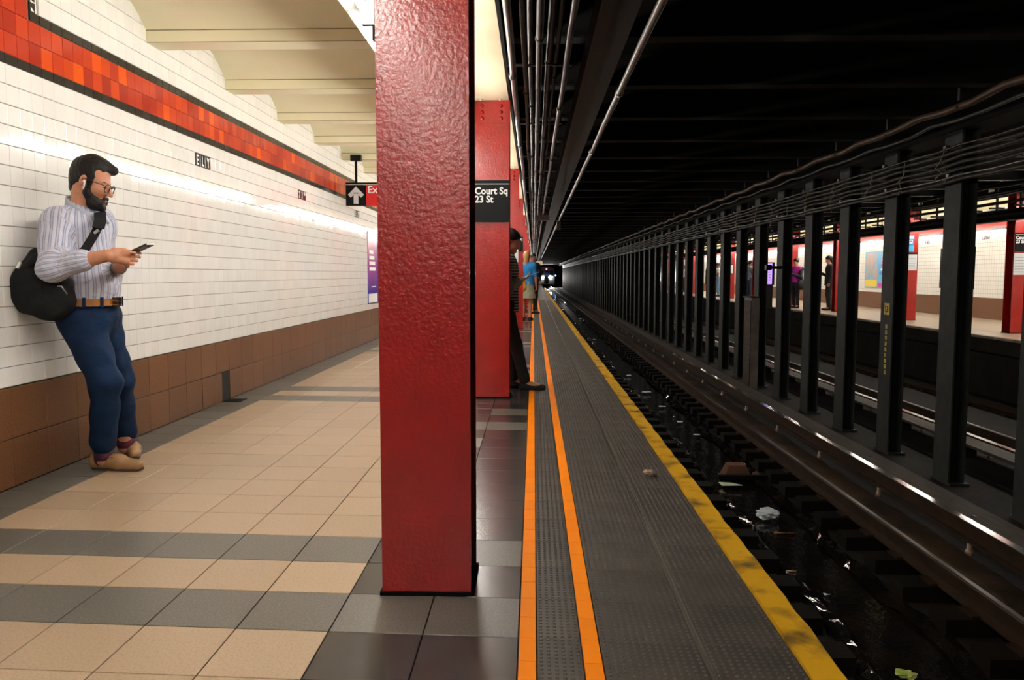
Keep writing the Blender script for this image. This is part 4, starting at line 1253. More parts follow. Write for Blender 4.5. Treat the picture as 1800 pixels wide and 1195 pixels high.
def sculpt_head(S, H, R, s, neck, fem=False):
    """eyes at half the head height; x forward, y left, z up, metres"""
    S.ell(H((-.008, 0, .045)), np.array((.094, .077, .088)) * s, R, .01)       # cranium
    S.ell(H((.030, 0, -.015)), np.array((.070, .062, .085)) * s, R, .025)      # face
    S.cone(H((.030, 0, -.075)), H((.070, 0, -.098)), .040 * s, .024 * s, .03)  # jaw, chin
    S.ell(H((.074, 0, .022)), np.array((.018, .050, .012)) * s, R, .014)       # brow
    S.cone(H((.094, 0, .008)), H((.119, 0, -.032)), .008 * s, .011 * s, .010)  # nose
    for y in (-1, 1):
        S.ell(H((.105, y * .011, -.036)), np.array((.009, .008, .007)) * s, R, .006)
        S.ell(H((.062, y * .038, -.022)), np.array((.028, .022, .022)) * s, R, .02)   # cheek
        S.ell(H((.095, y * .031, .002)), np.array((.014, .013, .009)) * s, R, .008, op='sub')  # eye socket
        S.ell(H((.080, y * .031, .001)), np.array((.012, .012, .011)) * s, R, .004)    # eyeball and lid
        S.ell(H((-.004, y * .077, -.002)), np.array((.018, .010, .031)) * s, R, .006)   # ear
        S.ell(H((.000, y * .087, .000)), np.array((.009, .006, .016)) * s, R, .004, op='sub')
    S.ell(H((.096, 0, -.066)), np.array((.010, .022, .006)) * s, R, .006)      # upper lip
    S.ell(H((.093, 0, -.077)), np.array((.010, .019, .006)) * s, R, .006)      # lower lip
    S.cone(neck, H((-.025, 0, -.05)), .058 * s, .052 * s, .03)

def hand(S, wrist, d, palm_n, side, s, curl=.5, thumb_dir=None, spread=.018, k=.006):
    """five fingers of different length with bends; d: along the hand, palm_n: out of the palm, side: towards the thumb"""
    d, nrm = _n(d), _n(palm_n); t = _n(np.asarray(side, float) - d * (np.asarray(side) @ d))
    w = np.asarray(wrist, float)
    kn = w + d * .085 * s
    S.cone(w, w + d * .03 * s, .025 * s, .028 * s, .012, flat=(nrm, 1.25))
    for q in (-.5, 0.5):
        S.cone(w + d * .028 * s + t * q * .028 * s, kn + t * q * .040 * s, .021 * s, .018 * s, .014, flat=(nrm, 1.5))
    tips = []
    for i, (off, L) in enumerate(((.030, .074), (.010, .082), (-.010, .077), (-.029, .060))):
        p0 = kn + t * off * s - d * .006
        a = curl * (.55 + .12 * i)
        dirs = []
        ang = 0
        for seg in range(3):
            ang += a
            dirs.append(d * math.cos(ang) + nrm * math.sin(ang))
        seg_l = (L * .46 * s, L * .31 * s, L * .25 * s)
        rr = (.0095, .0088, .0080, .0070)
        for seg in range(3):
            p1 = p0 + dirs[seg] * seg_l[seg]
            S.cone(p0, p1, rr[seg] * s, rr[seg + 1] * s, k * .5 if seg else k)
            p0 = p1
        tips.append(p0)
    td = _n(thumb_dir) if thumb_dir is not None else _n(d * .75 + t * .55 + nrm * .3)
    b = w + d * .028 * s + t * .024 * s
    m1 = b + _n(td + t * .35) * .040 * s
    m2 = m1 + td * .032 * s
    S.cone(b, m1, .016 * s, .0115 * s, .012); S.cone(m1, m2, .0112 * s, .0095 * s, k * .5); S.cone(m2, m2 + _n(td + d * .3) * .024 * s, .0092 * s, .0072 * s, k * .5)
    return tips

def local_pose(loc, face, H=1.70, lean=0.0, arms='phone', legs='stand', head_down=.3, head_turn=0.0):
    """joints of a standing person, x forward, y left; lean > 0 leans back"""
    s = H / 1.75; c, sn = math.cos(face), math.sin(face)
    loc = np.asarray(loc, float)
    def G(x, y, z):
        xx = (x - lean * max(z - .1, 0) * .10) * s
        return loc + np.array([xx * c - y * s * sn, xx * sn + y * s * c, z * s])
    J = dict(s=s)
    J['pelvis'] = G(0, 0, .95); J['waist'] = G(0, 0, 1.08); J['chest'] = G(.0, 0, 1.30); J['neck'] = G(-.01, 0, 1.47)
    J['head'] = G(.025 + .02 * head_down, 0, 1.615)
    hf = face + head_turn
    J['hf'] = np.array([math.cos(hf) * math.cos(head_down), math.sin(hf) * math.cos(head_down), -math.sin(head_down)])
    J['hu'] = np.array([math.cos(hf) * math.sin(head_down), math.sin(hf) * math.sin(head_down), math.cos(head_down)])
    J['F'] = np.array([c, sn, 0]); J['Lf'] = np.array([-sn, c, 0])
    for k, y in (('R', -1), ('L', 1)):
        J['sh' + k] = G(-.01, y * .175, 1.40); J['hip' + k] = G(0, y * .09, .93)
        if arms == 'phone' or (arms == 'one' and k == 'R'):
            J['el' + k] = G(.03, y * .235, 1.10); J['wr' + k] = G(.25, y * .07, 1.20); J['hd' + k] = _n(G(.40, y * -.02, 1.26) - G(.25, y * .07, 1.20))
        elif arms == 'bag' and k == 'R':
            J['el' + k] = G(-.02, y * .24, 1.12); J['wr' + k] = G(.16, y * .16, 1.28); J['hd' + k] = _n(G(.1, 0, .1) - loc)
        else:
            J['el' + k] = G(-.02, y * .235, 1.11); J['wr' + k] = G(.05, y * .24, .88); J['hd' + k] = np.array([c * .1, sn * .1, -1.0])
        J['kn' + k] = G(.02, y * .09, .50); J['an' + k] = G(-.02, y * .09, .085); J['toe' + k] = G(.17, y * .11, .03)
    if legs == 'walk':
        J['knR'] = G(.12, -.09, .50); J['anR'] = G(.22, -.09, .09); J['toeR'] = G(.41, -.10, .04)
        J['knL'] = G(-.02, .09, .50); J['anL'] = G(-.22, .09, .10); J['toeL'] = G(-.04, .10, .03)
    if legs == 'lean':
        J['knR'] = G(.14, -.09, .49); J['anR'] = G(.26, -.08, .08); J['toeR'] = G(.45, -.08, .03)
        J['knL'] = G(.10, .09, .50); J['anL'] = G(.12, .09, .085); J['toeL'] = G(.31, .10, .03)
    J['base'] = loc
    return J

def torso_prims(S, J, g, s, low=True):
    F = J['F']
    fl = lambda f: (F, f)
    S.cone(J['waist'], J['chest'], .135 * s + g, .150 * s + g, .05, fl(1.28))
    S.cone(J['pelvis'], J['waist'], .150 * s + g, .135 * s + g, .05, fl(1.22))
    S.cone(J['shR'] + (J['chest'] - J['shR']) * .25, J['shL'] + (J['chest'] - J['shL']) * .25, .085 * s + g, .085 * s + g, .06)
    S.cone(J['shR'], J['shL'], .060 * s + g, .060 * s + g, .05)
    S.cone(J['chest'], J['neck'], .10 * s + g, .060 * s + g, .05)

def skin_mat(name, c):
    return mat(name, c, .5, spec=.4, col2=tuple(x * .86 for x in c), nscale=30, ramp=(.4, .7))
M['skin_tan'] = skin_mat('skin_tan', (.56, .245, .14))
M['skin_dark'] = skin_mat('skin_dark', (.16, .075, .045))
M['skin_light'] = skin_mat('skin_light', (.55, .30, .20))
M['hair_black'] = mat('hair_black', (.0035, .0028, .0024), .5, spec=.25, col2=(.008, .006, .005), nscale=60, stretch=(1, 1, 3), bump=.8, bscale=90, bdist=.004)
M['hair_brown'] = mat('hair_brown', (.07, .035, .015), .5, col2=(.12, .06, .03), nscale=40, bump=.6, bscale=80)
M['hair_blond'] = mat('hair_blond', (.40, .22, .07), .5, col2=(.28, .14, .05), nscale=40, bump=.6, bscale=80)

def person(J, label, res=.014, skin='skin_tan', top=('shirt', 'cloth_grey'), sleeve=1.9, bottom=('trousers', 'cloth_black'), shoes='cloth_black', hair='hair_black', hair_style='short',
           hem=None, group=None, grip=.6, seed=1):
    s = J['s']; base = J['base']
    H, R = head_frame(J['hf'], J['hu'], J['head'], s)
    S = Sculpt(); torso_prims(S, J, 0, s)
    sculpt_head(S, H, R, s, J['neck'])
    for k, sd in (('R', -1), ('L', 1)):
        S.cone(J['sh' + k], J['el' + k], .050 * s, .040 * s, .03); S.cone(J['el' + k], J['wr' + k], .041 * s, .026 * s, .02)
        pn = np.cross(J['hd' + k], J['F'] if abs(J['hd' + k] @ J['F']) < .8 else np.array([0, 0, 1.0])) * sd
        if abs(J['hd' + k][2]) < .8: pn = np.array([0, 0, 1.0])
        hand(S, J['wr' + k], J['hd' + k], pn, J['F'] if abs(J['hd' + k][2]) > .8 else -sd * J['Lf'], s, grip)
        S.cone(J['hip' + k], J['kn' + k], .082 * s, .055 * s, .04); S.cone(J['kn' + k], J['an' + k], .056 * s, .036 * s, .03)
        S.cone(J['an' + k], J['toe' + k], .038 * s, .028 * s, .02)
    b = obj('person', S.mesh('person', res, base), skin, None, tuple(base)); tag(b, label, 'person', group)
    # upper garment
    S = Sculpt(); torso_prims(S, J, .014, s)
    for k in 'RL':
        sh, el, wr = J['sh' + k], J['el' + k], J['wr' + k]
        if sleeve > 0: S.cone(sh, sh + (el - sh) * min(sleeve, 1), .064 * s, .054 * s, .035)
        if sleeve > 1: S.cone(el, el + (wr - el) * (sleeve - 1), .055 * s, .042 * s, .02)
    if hem: S.cone(J['waist'], J['pelvis'] + (J['pelvis'] - J['waist']) * hem, .145 * s, .175 * s, .04, (J['F'], 1.15))
    S.noise(.003, 26, seed)
    S.cut(J['neck'] + (J['neck'] - J['chest']) * .12, J['neck'] - J['chest'])
    S.cut(J['pelvis'] + (J['pelvis'] - J['waist']) * (.45 if not hem else hem), J['pelvis'] - J['waist'])
    obj(top[0], S.mesh(top[0], res * .85, base), top[1], b)
    # lower garment
    S = Sculpt()
    S.cone(J['waist'], J['pelvis'], .140 * s, .160 * s, .04, (J['F'], 1.2))
    if bottom[0] == 'skirt':
        mid = (J['knR'] + J['knL']) / 2
        S.cone(J['pelvis'], mid + (J['pelvis'] - mid) * .1, .165 * s, .235 * s, .04, (J['F'], 1.15)); S.noise(.004, 30, seed); S.cut(mid + np.array([0, 0, .06]), (0, 0, -1))
    else:
        for k in 'RL':
            S.cone(J['hip' + k], J['kn' + k], .096 * s, .070 * s, .05); S.cone(J['kn' + k], J['an' + k] + (J['kn' + k] - J['an' + k]) * .08, .070 * s, .058 * s, .03)
        S.noise(.003, 24, seed + 3)
    obj(bottom[0], S.mesh(bottom[0], res * .85, base), bottom[1], b)
    for k in 'RL':
        S = Sculpt(); an, to = J['an' + k], J['toe' + k]
        d = _n(to - an); d2 = _n(np.array([d[0], d[1], 0]))
        heel = an - d2 * .03 * s; heel[2] = base[2] + .036 * s
        toe = to.copy(); toe[2] = base[2] + .030 * s
        S.cone(heel, toe, .040 * s, .036 * s, .02); S.cone(an, heel + d2 * .04, .042 * s, .042 * s, .02)
        S.cut((base[0], base[1], base[2] + .002), (0, 0, -1)); S.cut(an + np.array([0, 0, .02]), (0, 0, 1))
        obj('shoe', S.mesh('shoe', min(res, .010), base), shoes, b)
    # hair
    S = Sculpt()
    S.ell(H((-.022, 0, .055)), np.array((.106, .086, .094)) * s, R, .01)
    if hair_style == 'long': S.cone(H((-.07, 0, .02)), H((-.08, 0, -.20)), .075 * s, .055 * s, .05)
    if hair_style == 'bun': S.ell(H((-.13, 0, .09)), np.array((.045, .045, .045)) * s, R, .02)
    if hair_style == 'tail': S.cone(H((-.10, 0, .06)), H((-.14, 0, -.14)), .035 * s, .022 * s, .03)
    S.ell(H((.085, 0, -.03)), np.array((.085, .078, .085)) * s, R, .02, op='sub')
    S.noise(.002, 60, seed)
    obj('hair', S.mesh('hair', res * .7, base), hair, b)
    return b, H, R

# ---------------------------------------------------------------- the man with the phone
def build_man():
    base = np.array([-2.46, 4.62, 0.0]); s = 1.07
    F = _n((math.cos(math.radians(-6)), math.sin(math.radians(-6)), 0)); Lf = np.array([-F[1], F[0], 0])
    J = dict(F=F, Lf=Lf, s=s)
    J['pelvis'] = P(160, 548, 4.50); J['waist'] = P(157, 505, 4.48); J['chest'] = P(138, 425, 4.46); J['neck'] = P(146, 372, 4.46)
    J['shR'] = P(102, 393, 4.33); J['shL'] = P(174, 391, 4.60)
    J['elR'] = P(93, 470, 4.17); J['wrR'] = P(189, 449, 4.18)
    J['elL'] = P(186, 488, 4.66); J['wrL'] = P(213, 466, 4.44)
    J['hipR'] = P(143, 562, 4.43); J['hipL'] = P(176, 562, 4.62)
    J['knR'] = P(184, 668, 4.42); J['anR'] = P(183, 797, 4.52)
    J['knL'] = P(206, 664, 4.70); J['anL'] = P(221, 776, 4.86)
    hs = 1.075
    hfz = math.radians(8); dn = math.radians(19)
    hf = np.array([math.cos(hfz) * math.cos(dn), math.sin(hfz) * math.cos(dn), -math.sin(dn)])
    hu = np.array([math.cos(hfz) * math.sin(dn), math.sin(hfz) * math.sin(dn), math.cos(dn)])
    H, R = head_frame(hf, hu, P(158, 320, 4.45), hs)
    # --- body
    S = Sculpt(); torso_prims(S, J, 0, s)
    sculpt_head(S, H, R, hs, J['neck'])
    S.cone(J['shR'], J['elR'], .052 * s, .044 * s, .03); S.cone(J['elR'], J['wrR'], .047 * s, .030 * s, .02)
    S.cone(J['shL'], J['elL'], .052 * s, .044 * s, .03); S.cone(J['elL'], J['wrL'], .047 * s, .030 * s, .02)
    up = np.array([0, 0, 1.0])
    dR = _n(P(226, 452, 4.24) - J['wrR'])
    hand(S, J['wrR'], dR, _n(Lf * .9 - up * .1), up, s, .95, thumb_dir=_n(P(247, 449, 4.26) - P(212, 441, 4.21)))
    dL = _n(P(234, 452, 4.33) - J['wrL'])
    hand(S, J['wrL'], dL, _n(-Lf * .75 + up * .3), _n(up * .8 + F * .3), s, .85, thumb_dir=_n(P(243, 436, 4.29) - P(226, 446, 4.36)))
    for k in 'RL':
        S.cone(J['hip' + k], J['kn' + k], .085 * s, .058 * s, .04); S.cone(J['kn' + k], J['an' + k], .058 * s, .040 * s, .03)
        S.cone(J['an' + k], J['an' + k] + np.array([0, 0, -.03]), .040 * s, .045 * s, .02)
    man = obj('person', S.mesh('person', .0046, base), 'skin_tan', None, tuple(base))
    tag(man, 'bearded man in striped shirt and blue trousers leaning on the tiled wall with a phone', 'person')
    # --- shirt
    S = Sculpt(); torso_prims(S, J, .012, s)
    S.cone(J['waist'], J['pelvis'], .150 * s, .152 * s, .03, (F, 1.2))
    S.cone(J['chest'] + F * .03, J['waist'] + F * .02, .125 * s, .130 * s, .05, (F, 1.1))
    S.cone(J['shR'], J['elR'], .080 * s, .070 * s, .04)
    cR = J['elR'] + (J['wrR'] - J['elR']) * .52
    S.cone(J['elR'], cR, .072 * s, .055 * s, .03); S.cone(cR - (J['wrR'] - J['elR']) * .14, cR, .060 * s, .058 * s, .006)
    cL = J['elL'] + (J['wrL'] - J['elL']) * .5
    S.cone(J['shL'], J['elL'], .076 * s, .066 * s, .04); S.cone(J['elL'], cL, .068 * s, .055 * s, .03)
    S.noise(.0045, 24, 4)
    dr = _n(J['wrR'] - J['elR'])
    nk = J['neck'] - J['chest']
    S.cone(J['neck'] - nk * .1, J['neck'] + nk * .45 - F * .01, .078 * s, .074 * s, .02)
    S.cone(J['neck'], H((-.02, 0, -.07)), .064 * s, .058 * s, .004, op='sub')
    S.cut(J['neck'] + up * .045 - F * .0, _n(up - F * -.45))
    S.cut(J['pelvis'] + up * .035, -up)
    me = S.mesh('shirt', .006, base)
    # stripe coordinate: across the torso, around the sleeves
    V = np.empty(len(me.vertices) * 3, np.float32); me.vertices.foreach_get('co', V); V = V.reshape(-1, 3).astype(float) + base
    def seg(a, b):
        ba = b - a; t = np.clip(((V - a) @ ba) / (ba @ ba), 0, 1); c = a + t[:, None] * ba
        return np.linalg.norm(V - c, axis=1), V - c, _n(ba)
    at = np.arctan2((V - J['chest']) @ Lf, (V - J['chest']) @ F) * .135
    val = at.copy()
    for a, b in ((J['shR'], J['elR']), (J['elR'], J['wrR']), (J['shL'], J['elL']), (J['elL'], J['wrL'])):
        d, w, ax = seg(a, b)
        r0 = _n(np.cross(ax, F if abs(ax @ F) < .9 else up)); r1 = np.cross(ax, r0)
        an = np.arctan2(w @ r0, w @ r1) * .075
        out = np.abs((V - J['chest']) @ Lf) > .14
        m = (d < .098) & (out | (((V - J['elR']) @ up) < .05) & (d < .09))
        val[m] = an[m]
    att = me.attributes.new('stripe', 'FLOAT', 'POINT'); att.data.foreach_set('value', val.astype(np.float32))
    sm = bpy.data.materials.new('striped_shirt'); sm.use_nodes = True
    nt = sm.node_tree; bs = nt.nodes['Principled BSDF']; bs.inputs['Roughness'].default_value = .8
    an_ = nt.nodes.new('ShaderNodeAttribute'); an_.attribute_name = 'stripe'
    mu = nt.nodes.new('ShaderNodeMath'); mu.operation = 'MULTIPLY'; mu.inputs[1].default_value = 1 / .030
    fr_ = nt.nodes.new('ShaderNodeMath'); fr_.operation = 'FRACT'
    rp = nt.nodes.new('ShaderNodeValToRGB'); rp.color_ramp.interpolation = 'LINEAR'
    e = rp.color_ramp.elements
    e[0].position = 0; e[0].color = (.56, .57, .66, 1); e[1].position = 1; e[1].color = (.56, .57, .66, 1)
    for pos, c in ((.30, (.56, .57, .66, 1)), (.36, (.22, .28, .44, 1)), (.46, (.22, .28, .44, 1)), (.52, (.50, .48, .56, 1)), (.66, (.50, .48, .56, 1)), (.72, (.31, .30, .39, 1)), (.80, (.31, .30, .39, 1)), (.86, (.56, .57, .66, 1))):
        q = e.new(pos); q.color = c
    nt.links.new(an_.outputs['Fac'], mu.inputs[0]); nt.links.new(mu.outputs[0], fr_.inputs[0]); nt.links.new(fr_.outputs[0], rp.inputs['Fac']); nt.links.new(rp.outputs['Color'], bs.inputs['Base Color'])
    tc = nt.nodes.new('ShaderNodeTexCoord'); nz_ = nt.nodes.new('ShaderNodeTexNoise'); nz_.inputs['Scale'].default_value = 16; nz_.inputs['Detail'].default_value = 2
    nz_.inputs['Distortion'].default_value = 1.2
    bp = nt.nodes.new('ShaderNodeBump'); bp.inputs['Strength'].default_value = .55; bp.inputs['Distance'].default_value = .02
    nt.links.new(tc.outputs['Object'], nz_.inputs['Vector']); nt.links.new(nz_.outputs['Fac'], bp.inputs['Height']); nt.links.new(bp.outputs['Normal'], bs.inputs['Normal'])
    shirt = obj('shirt', me, sm, man)
    # placket and collar
    M['shirt_plain'] = mat('shirt_plain', (.42, .46, .56), .8, col2=(.36, .39, .48), nscale=20)
    pk = MB()
    pts = [P(163, 372, 4.36), P(176, 400, 4.31), P(187, 450, 4.30), P(195, 512, 4.33)]
    S = Sculpt()
    ca, cb_ = J['neck'] - up * .02, H((-.02, 0, -.065)); cax = _n(cb_ - ca)
    S.cone(ca, ca + cax * .12, .092 * s, .074 * s, .004)
    S.cone(ca - cax * .05, ca + cax * .2, .078 * s, .062 * s, .003, op='sub')
    S.cut(ca + cax * .065, _n(cax + F * .55)); S.cut(ca + cax * .012, _n(-cax - F * .35))
    S.cone(ca + F * .085 * s + up * .012, ca + F * .12 * s - up * .04 - Lf * .045, .016, .010, .006); S.cone(ca + F * .085 * s + up * .012, ca + F * .11 * s - up * .04 + Lf * .045, .016, .010, .006)
    obj('collar', S.mesh('collar', .005, base), 'shirt_plain', shirt)
    # --- trousers
    S = Sculpt()
    wz = J['pelvis'] + up * .055
    S.cone(J['waist'] + (J['pelvis'] - J['waist']) * .55, J['pelvis'], .145 * s, .158 * s, .04, (F, 1.18))
    S.ell(J['pelvis'] - F * .05 - up * .03, (.13, .15, .13), None, .05)
    for k in 'RL':
        S.cone(J['hip' + k], J['kn' + k], .108 * s, .080 * s, .05); S.cone(J['kn' + k], J['an' + k] + np.array([0, 0, .055 if k == 'R' else .06]), .080 * s, .064 * s, .03)
    S.noise(.006, 24, 9)
    S.cut(J['waist'] + (J['pelvis'] - J['waist']) * .62, _n(up * 1.0 + F * .05))
    M['trouser_blue'] = mat('trouser_blue', (.0017, .0115, .038), .8, spec=.2, col2=(.003, .019, .058), nscale=7, bump=.45, bscale=6, bdist=.04, stretch=(1, 1, 1.6))
    tr_ = obj('trousers', S.mesh('trousers', .006, base), M['trouser_blue'], man)
    M['thread'] = mat('thread', (.004, .02, .06), .8)
    # belt
    M['belt_tan'] = mat('belt_tan', (.42, .17, .04), .45, col2=(.33, .12, .03), nscale=12)
    bc = J['waist'] + (J['pelvis'] - J['waist']) * .58 + F * .004
    bl_ = MB(); vs = []; fs = []; nb_ = 48
    ax_u = _n(up + F * .04); fF = _n(np.cross(Lf, ax_u)) * 1.0
    for i in range(nb_):
        an = 2 * math.pi * i / nb_
        for rr, zz in ((1.0, -.019), (1.035, -.019), (1.035, .019), (1.0, .019)):
            vs.append(bc - base + F * math.cos(an) * .138 * s * rr + Lf * math.sin(an) * .160 * s * rr + ax_u * zz)
    for i in range(nb_):
        j = (i + 1) % nb_
        for w in range(4): fs.append((i * 4 + w, i * 4 + (w + 1) % 4, j * 4 + (w + 1) % 4, j * 4 + w))
    belt = bl_.add(vs, fs).build('belt', 'belt_tan', man)
    M['buckle'] = mat('buckle', (.05, .045, .04), .35, metal=.8)
    bf = bc - base + F * .149 * s
    MB().obox(bf, Lf, ax_u, F, .030, .004, .006).obox(bf + ax_u * .022, Lf, ax_u, F, .032, .004, .006).obox(bf - ax_u * .022, Lf, ax_u, F, .032, .004, .006).obox(bf + Lf * .03, Lf, ax_u, F, .004, .024, .006).build('buckle', 'buckle', belt)
    for an in (-1.9, -1.1, -.55, .55):
        q = bc - base + F * math.cos(an) * .146 * s + Lf * math.sin(an) * .168 * s
        MB().obox(q, _n(-math.sin(an) * F + math.cos(an) * Lf), ax_u, _n(F * math.cos(an) + Lf * math.sin(an)), .008, .028, .004).build('belt_loop', M['trouser_blue'], tr_)
    # --- shoes and socks
    M['shoe_tan'] = mat('shoe_tan', (.33, .18, .075), .5, col2=(.25, .13, .055), nscale=14)
    M['sole'] = mat('sole', (.05, .035, .025), .6)
    M['sock'] = mat('sock', (.10, .006, .016), .8, col2=(.012, .010, .035), nscale=30)
    def shoe(heel, toe, an):
        S = Sculpt(); d = _n(toe - heel); sd = np.cross(up, d)
        m1 = heel + (toe - heel) * .55
        z = lambda p, h: np.array([p[0], p[1], h])
        S.cone(z(heel + d * .035, .048), z(m1, .042), .040, .044, .02); S.cone(z(m1, .036), z(toe - d * .035, .030), .046, .034, .02)
        S.cone(z(heel + d * .03, .05), z(heel + d * .035, .085), .037, .033, .02)
        S.cone(z(heel + d * .10, .06), z(m1, .05), .036, .038, .02)
        S.ell(z(heel + d * .065, .105), (.045, .045, .030), None, .006, op='sub')
        S.cut((0, 0, .012), -up)
        o = obj('shoe', S.mesh('shoe', .0045, base), 'shoe_tan', man)
        m = MB(); vs = []; fs = []; nn = 22
        L_ = np.linalg.norm(toe - heel)
        for zz in (.0015, .014):
            for i in range(nn):
                an_ = 2 * math.pi * i / nn; u = math.cos(an_); v = math.sin(an_)
                wd = .040 + .008 * u
                p = heel + d * (L_ / 2 + u * L_ / 2) + sd * v * wd
                vs.append(np.array([p[0], p[1], zz + (.008 if u > .85 else 0)]) - base)
        for i in range(nn): fs.append((i, (i + 1) % nn, nn + (i + 1) % nn, nn + i))
        fs += [tuple(range(nn - 1, -1, -1)), tuple(range(nn, 2 * nn))]
        m.add(vs, fs).build('sole', 'sole', o)
        mm = z(heel + d * .15, .083) - base
        MB().obox(mm, sd, d, up, .040, .012, .004).build('saddle_strap', 'shoe_tan', o)
        S = Sculpt(); S.cone(z(heel + d * .075, .062), an + np.array([0, 0, -.01]), .050, .052, .01); S.cone(an + np.array([0, 0, -.01]), an + np.array([0, 0, .08]), .052, .050, .01)
        obj('sock', S.mesh('sock', .006, base), 'sock', man)
    hR, tR = PZ(161, 824), PZ(253, 827)
    shoe(hR, tR, J['anR'])
    tL = PZ(238, 808); hL = tL + np.array([-.15, .235, 0])
    shoe(hL, tL, J['anL'])
    # --- hair, beard
    S = Sculpt()
    S.ell(H((-.012, 0, .049)), np.array((.097, .082, .090)) * hs, R, .01)
    S.cone(H((-.01, .0, .115)), H((.082, .012, .096)), .026 * hs, .021 * hs, .03)
    S.cone(H((.01, .035, .112)), H((.084, .032, .094)), .028 * hs, .020 * hs, .03)
    S.cone(H((-.05, 0, .0)), H((-.052, 0, -.045)), .052 * hs, .040 * hs, .03)
    for y in (-1, 1): S.cone(H((.03, y * .066, .04)), H((.028, y * .068, -.015)), .016 * hs, .010 * hs, .012)
    S.ell(H((.088, -.012, .010)), np.array((.060, .080, .066)) * hs, R, .010, op='sub')
    S.ell(H((.070, -.070, .055)), np.array((.034, .030, .030)) * hs, R, .008, op='sub')
    for y in (-1, 1): S.ell(H((-.004, y * .088, -.010)), np.array((.026, .020, .036)) * hs, R, .006, op='sub')
    S.noise(.0016, 90, 3)
    obj('hair', S.mesh('hair', .0045, base), 'hair_black', man)
    S = Sculpt()
    for y in (-1, 1):
        S.cone(H((.026, y * .067, -.005)), H((.028, y * .064, -.055)), .009 * hs, .015 * hs, .012)
        S.cone(H((.028, y * .062, -.055)), H((.060, y * .036, -.100)), .020 * hs, .027 * hs, .015)
        S.cone(H((.060, y * .034, -.100)), H((.086, y * .006, -.108)), .027 * hs, .025 * hs, .015)
        S.cone(H((.092, y * .030, -.080)), H((.100, y * .022, -.058)), .009 * hs, .006 * hs, .008)
        S.cone(H((.100, y * .022, -.058)), H((.108, y * .002, -.054)), .006 * hs, .006 * hs, .006)
        S.cone(H((.070, y * .042, -.075)), H((.088, y * .030, -.085)), .016 * hs, .014 * hs, .012)
    S.noise(.0014, 110, 5)
    obj('beard', S.mesh('beard', .004, base), 'hair_black', man)
    M['lips'] = mat('lips', (.34, .10, .075), .45)
    S = Sculpt(); S.ell(H((.1025, 0, -.0675)), np.array((.006, .018, .0042)) * hs, R, .003); S.ell(H((.100, 0, -.0755)), np.array((.0062, .016, .0048)) * hs, R, .003)
    obj('lips', S.mesh('lips', .0025, base), 'lips', man)
    for y in (-1, 1):
        S = Sculpt(); S.cone(H((.0925, y * .014, .0205)), H((.0815, y * .046, .0245)), .0046 * hs, .0034 * hs, .003); obj('eyebrow', S.mesh('eyebrow', .0025, base), 'hair_black', man)
        S = Sculpt(); S.cone(H((.0925, y * .022, -.002)), H((.088, y * .042, -.003)), .0026 * hs, .0026 * hs, .002); obj('eyelash_line', S.mesh('eyelash_line', .002, base), 'hair_black', man)
    # glasses
    M['glass_frame'] = mat('glass_frame', (.012, .011, .012), .3)
    M['lens'] = bpy.data.materials.new('lens'); M['lens'].use_nodes = True
    nl = M['lens'].node_tree; tb_ = nl.nodes.new('ShaderNodeBsdfTransparent'); gb_ = nl.nodes.new('ShaderNodeBsdfGlossy'); gb_.inputs['Roughness'].default_value = .05
    mxs = nl.nodes.new('ShaderNodeMixShader'); mxs.inputs[0].default_value = .06
    nl.links.new(tb_.outputs[0], mxs.inputs[1]); nl.links.new(gb_.outputs[0], mxs.inputs[2]); nl.links.new(mxs.outputs[0], nl.nodes['Material Output'].inputs['Surface'])
    g = MB()
    for y in (-1, 1):
        ring = []
        for i in range(25):
            an = 2 * math.pi * i / 24
            cxx, czz = math.cos(an), math.sin(an)
            rr = (abs(cxx) ** 3.2 + abs(czz) ** 3.2) ** (-1 / 3.2)
            ring.append(H((.113 - .006 * abs(cxx * rr + y * 0) - .004 * (y * cxx > 0), y * .035 + cxx * rr * .0265, -.004 + czz * rr * .021)) - base)
        g.tube(ring, .0026, 6, caps=False)
        g.tube([H((.107, y * .062, .008)) - base, H((.06, y * .078, .010)) - base, H((.0, y * .083, .012)) - base, H((-.012, y * .083, -.004)) - base], .0026, 6)
    g.tube([H((.112, -.009, .003)) - base, H((.117, 0, .006)) - base, H((.112, .009, .003)) - base], .0024, 6)
    gl = g.build('glasses', 'glass_frame', man)
    for y in (-1, 1):
        pts = []
        for i in range(16):
            an = 2 * math.pi * i / 16; cxx, czz = math.cos(an), math.sin(an); rr = (abs(cxx) ** 3.2 + abs(czz) ** 3.2) ** (-1 / 3.2)
            pts.append(H((.111 - .005 * abs(cxx * rr), y * .035 + cxx * rr * .0255, -.004 + czz * rr * .020)) - base)
        off = R @ np.array([.0012, 0, 0])
        vs = pts + [p + off for p in pts]
        MB().add(vs, [tuple(range(15, -1, -1)), tuple(range(16, 32))] + [(i, (i + 1) % 16, 16 + (i + 1) % 16, 16 + i) for i in range(16)]).build('lens', M['lens'], gl)
    # earbud
    M['white_plastic'] = mat('white_plastic', (.85, .85, .85), .3)
    e = MB(); e.tube([H((.008, -.090, -.002)) - base, H((.014, -.0935, -.008)) - base, H((.016, -.0925, -.042)) - base], [.008, .0055, .0045], 8)
    e.build('earbud', 'white_plastic', man)
    # wrist watch on the far arm
    wv = J['wrL']; wd = _n(J['wrL'] - J['elL'])
    w0 = wv - wd * .05
    MB().tube([w0 - wd * .012 - base, w0 + wd * .012 - base], .040 * s, 16).build('watch', mat('watch_metal', (.25, .23, .2), .3, metal=.9), man)
    # --- phone (held, but a thing of its own)
    ph = P(245, 438, 4.285)
    pd = _n(F * .92 + up * .36 + Lf * -.05); pn = _n(np.cross(pd, Lf)); pl = np.cross(pn, pd)
    phone = thing('phone', 'dark smartphone in the hands of the bearded man', 'phone', tuple(ph))
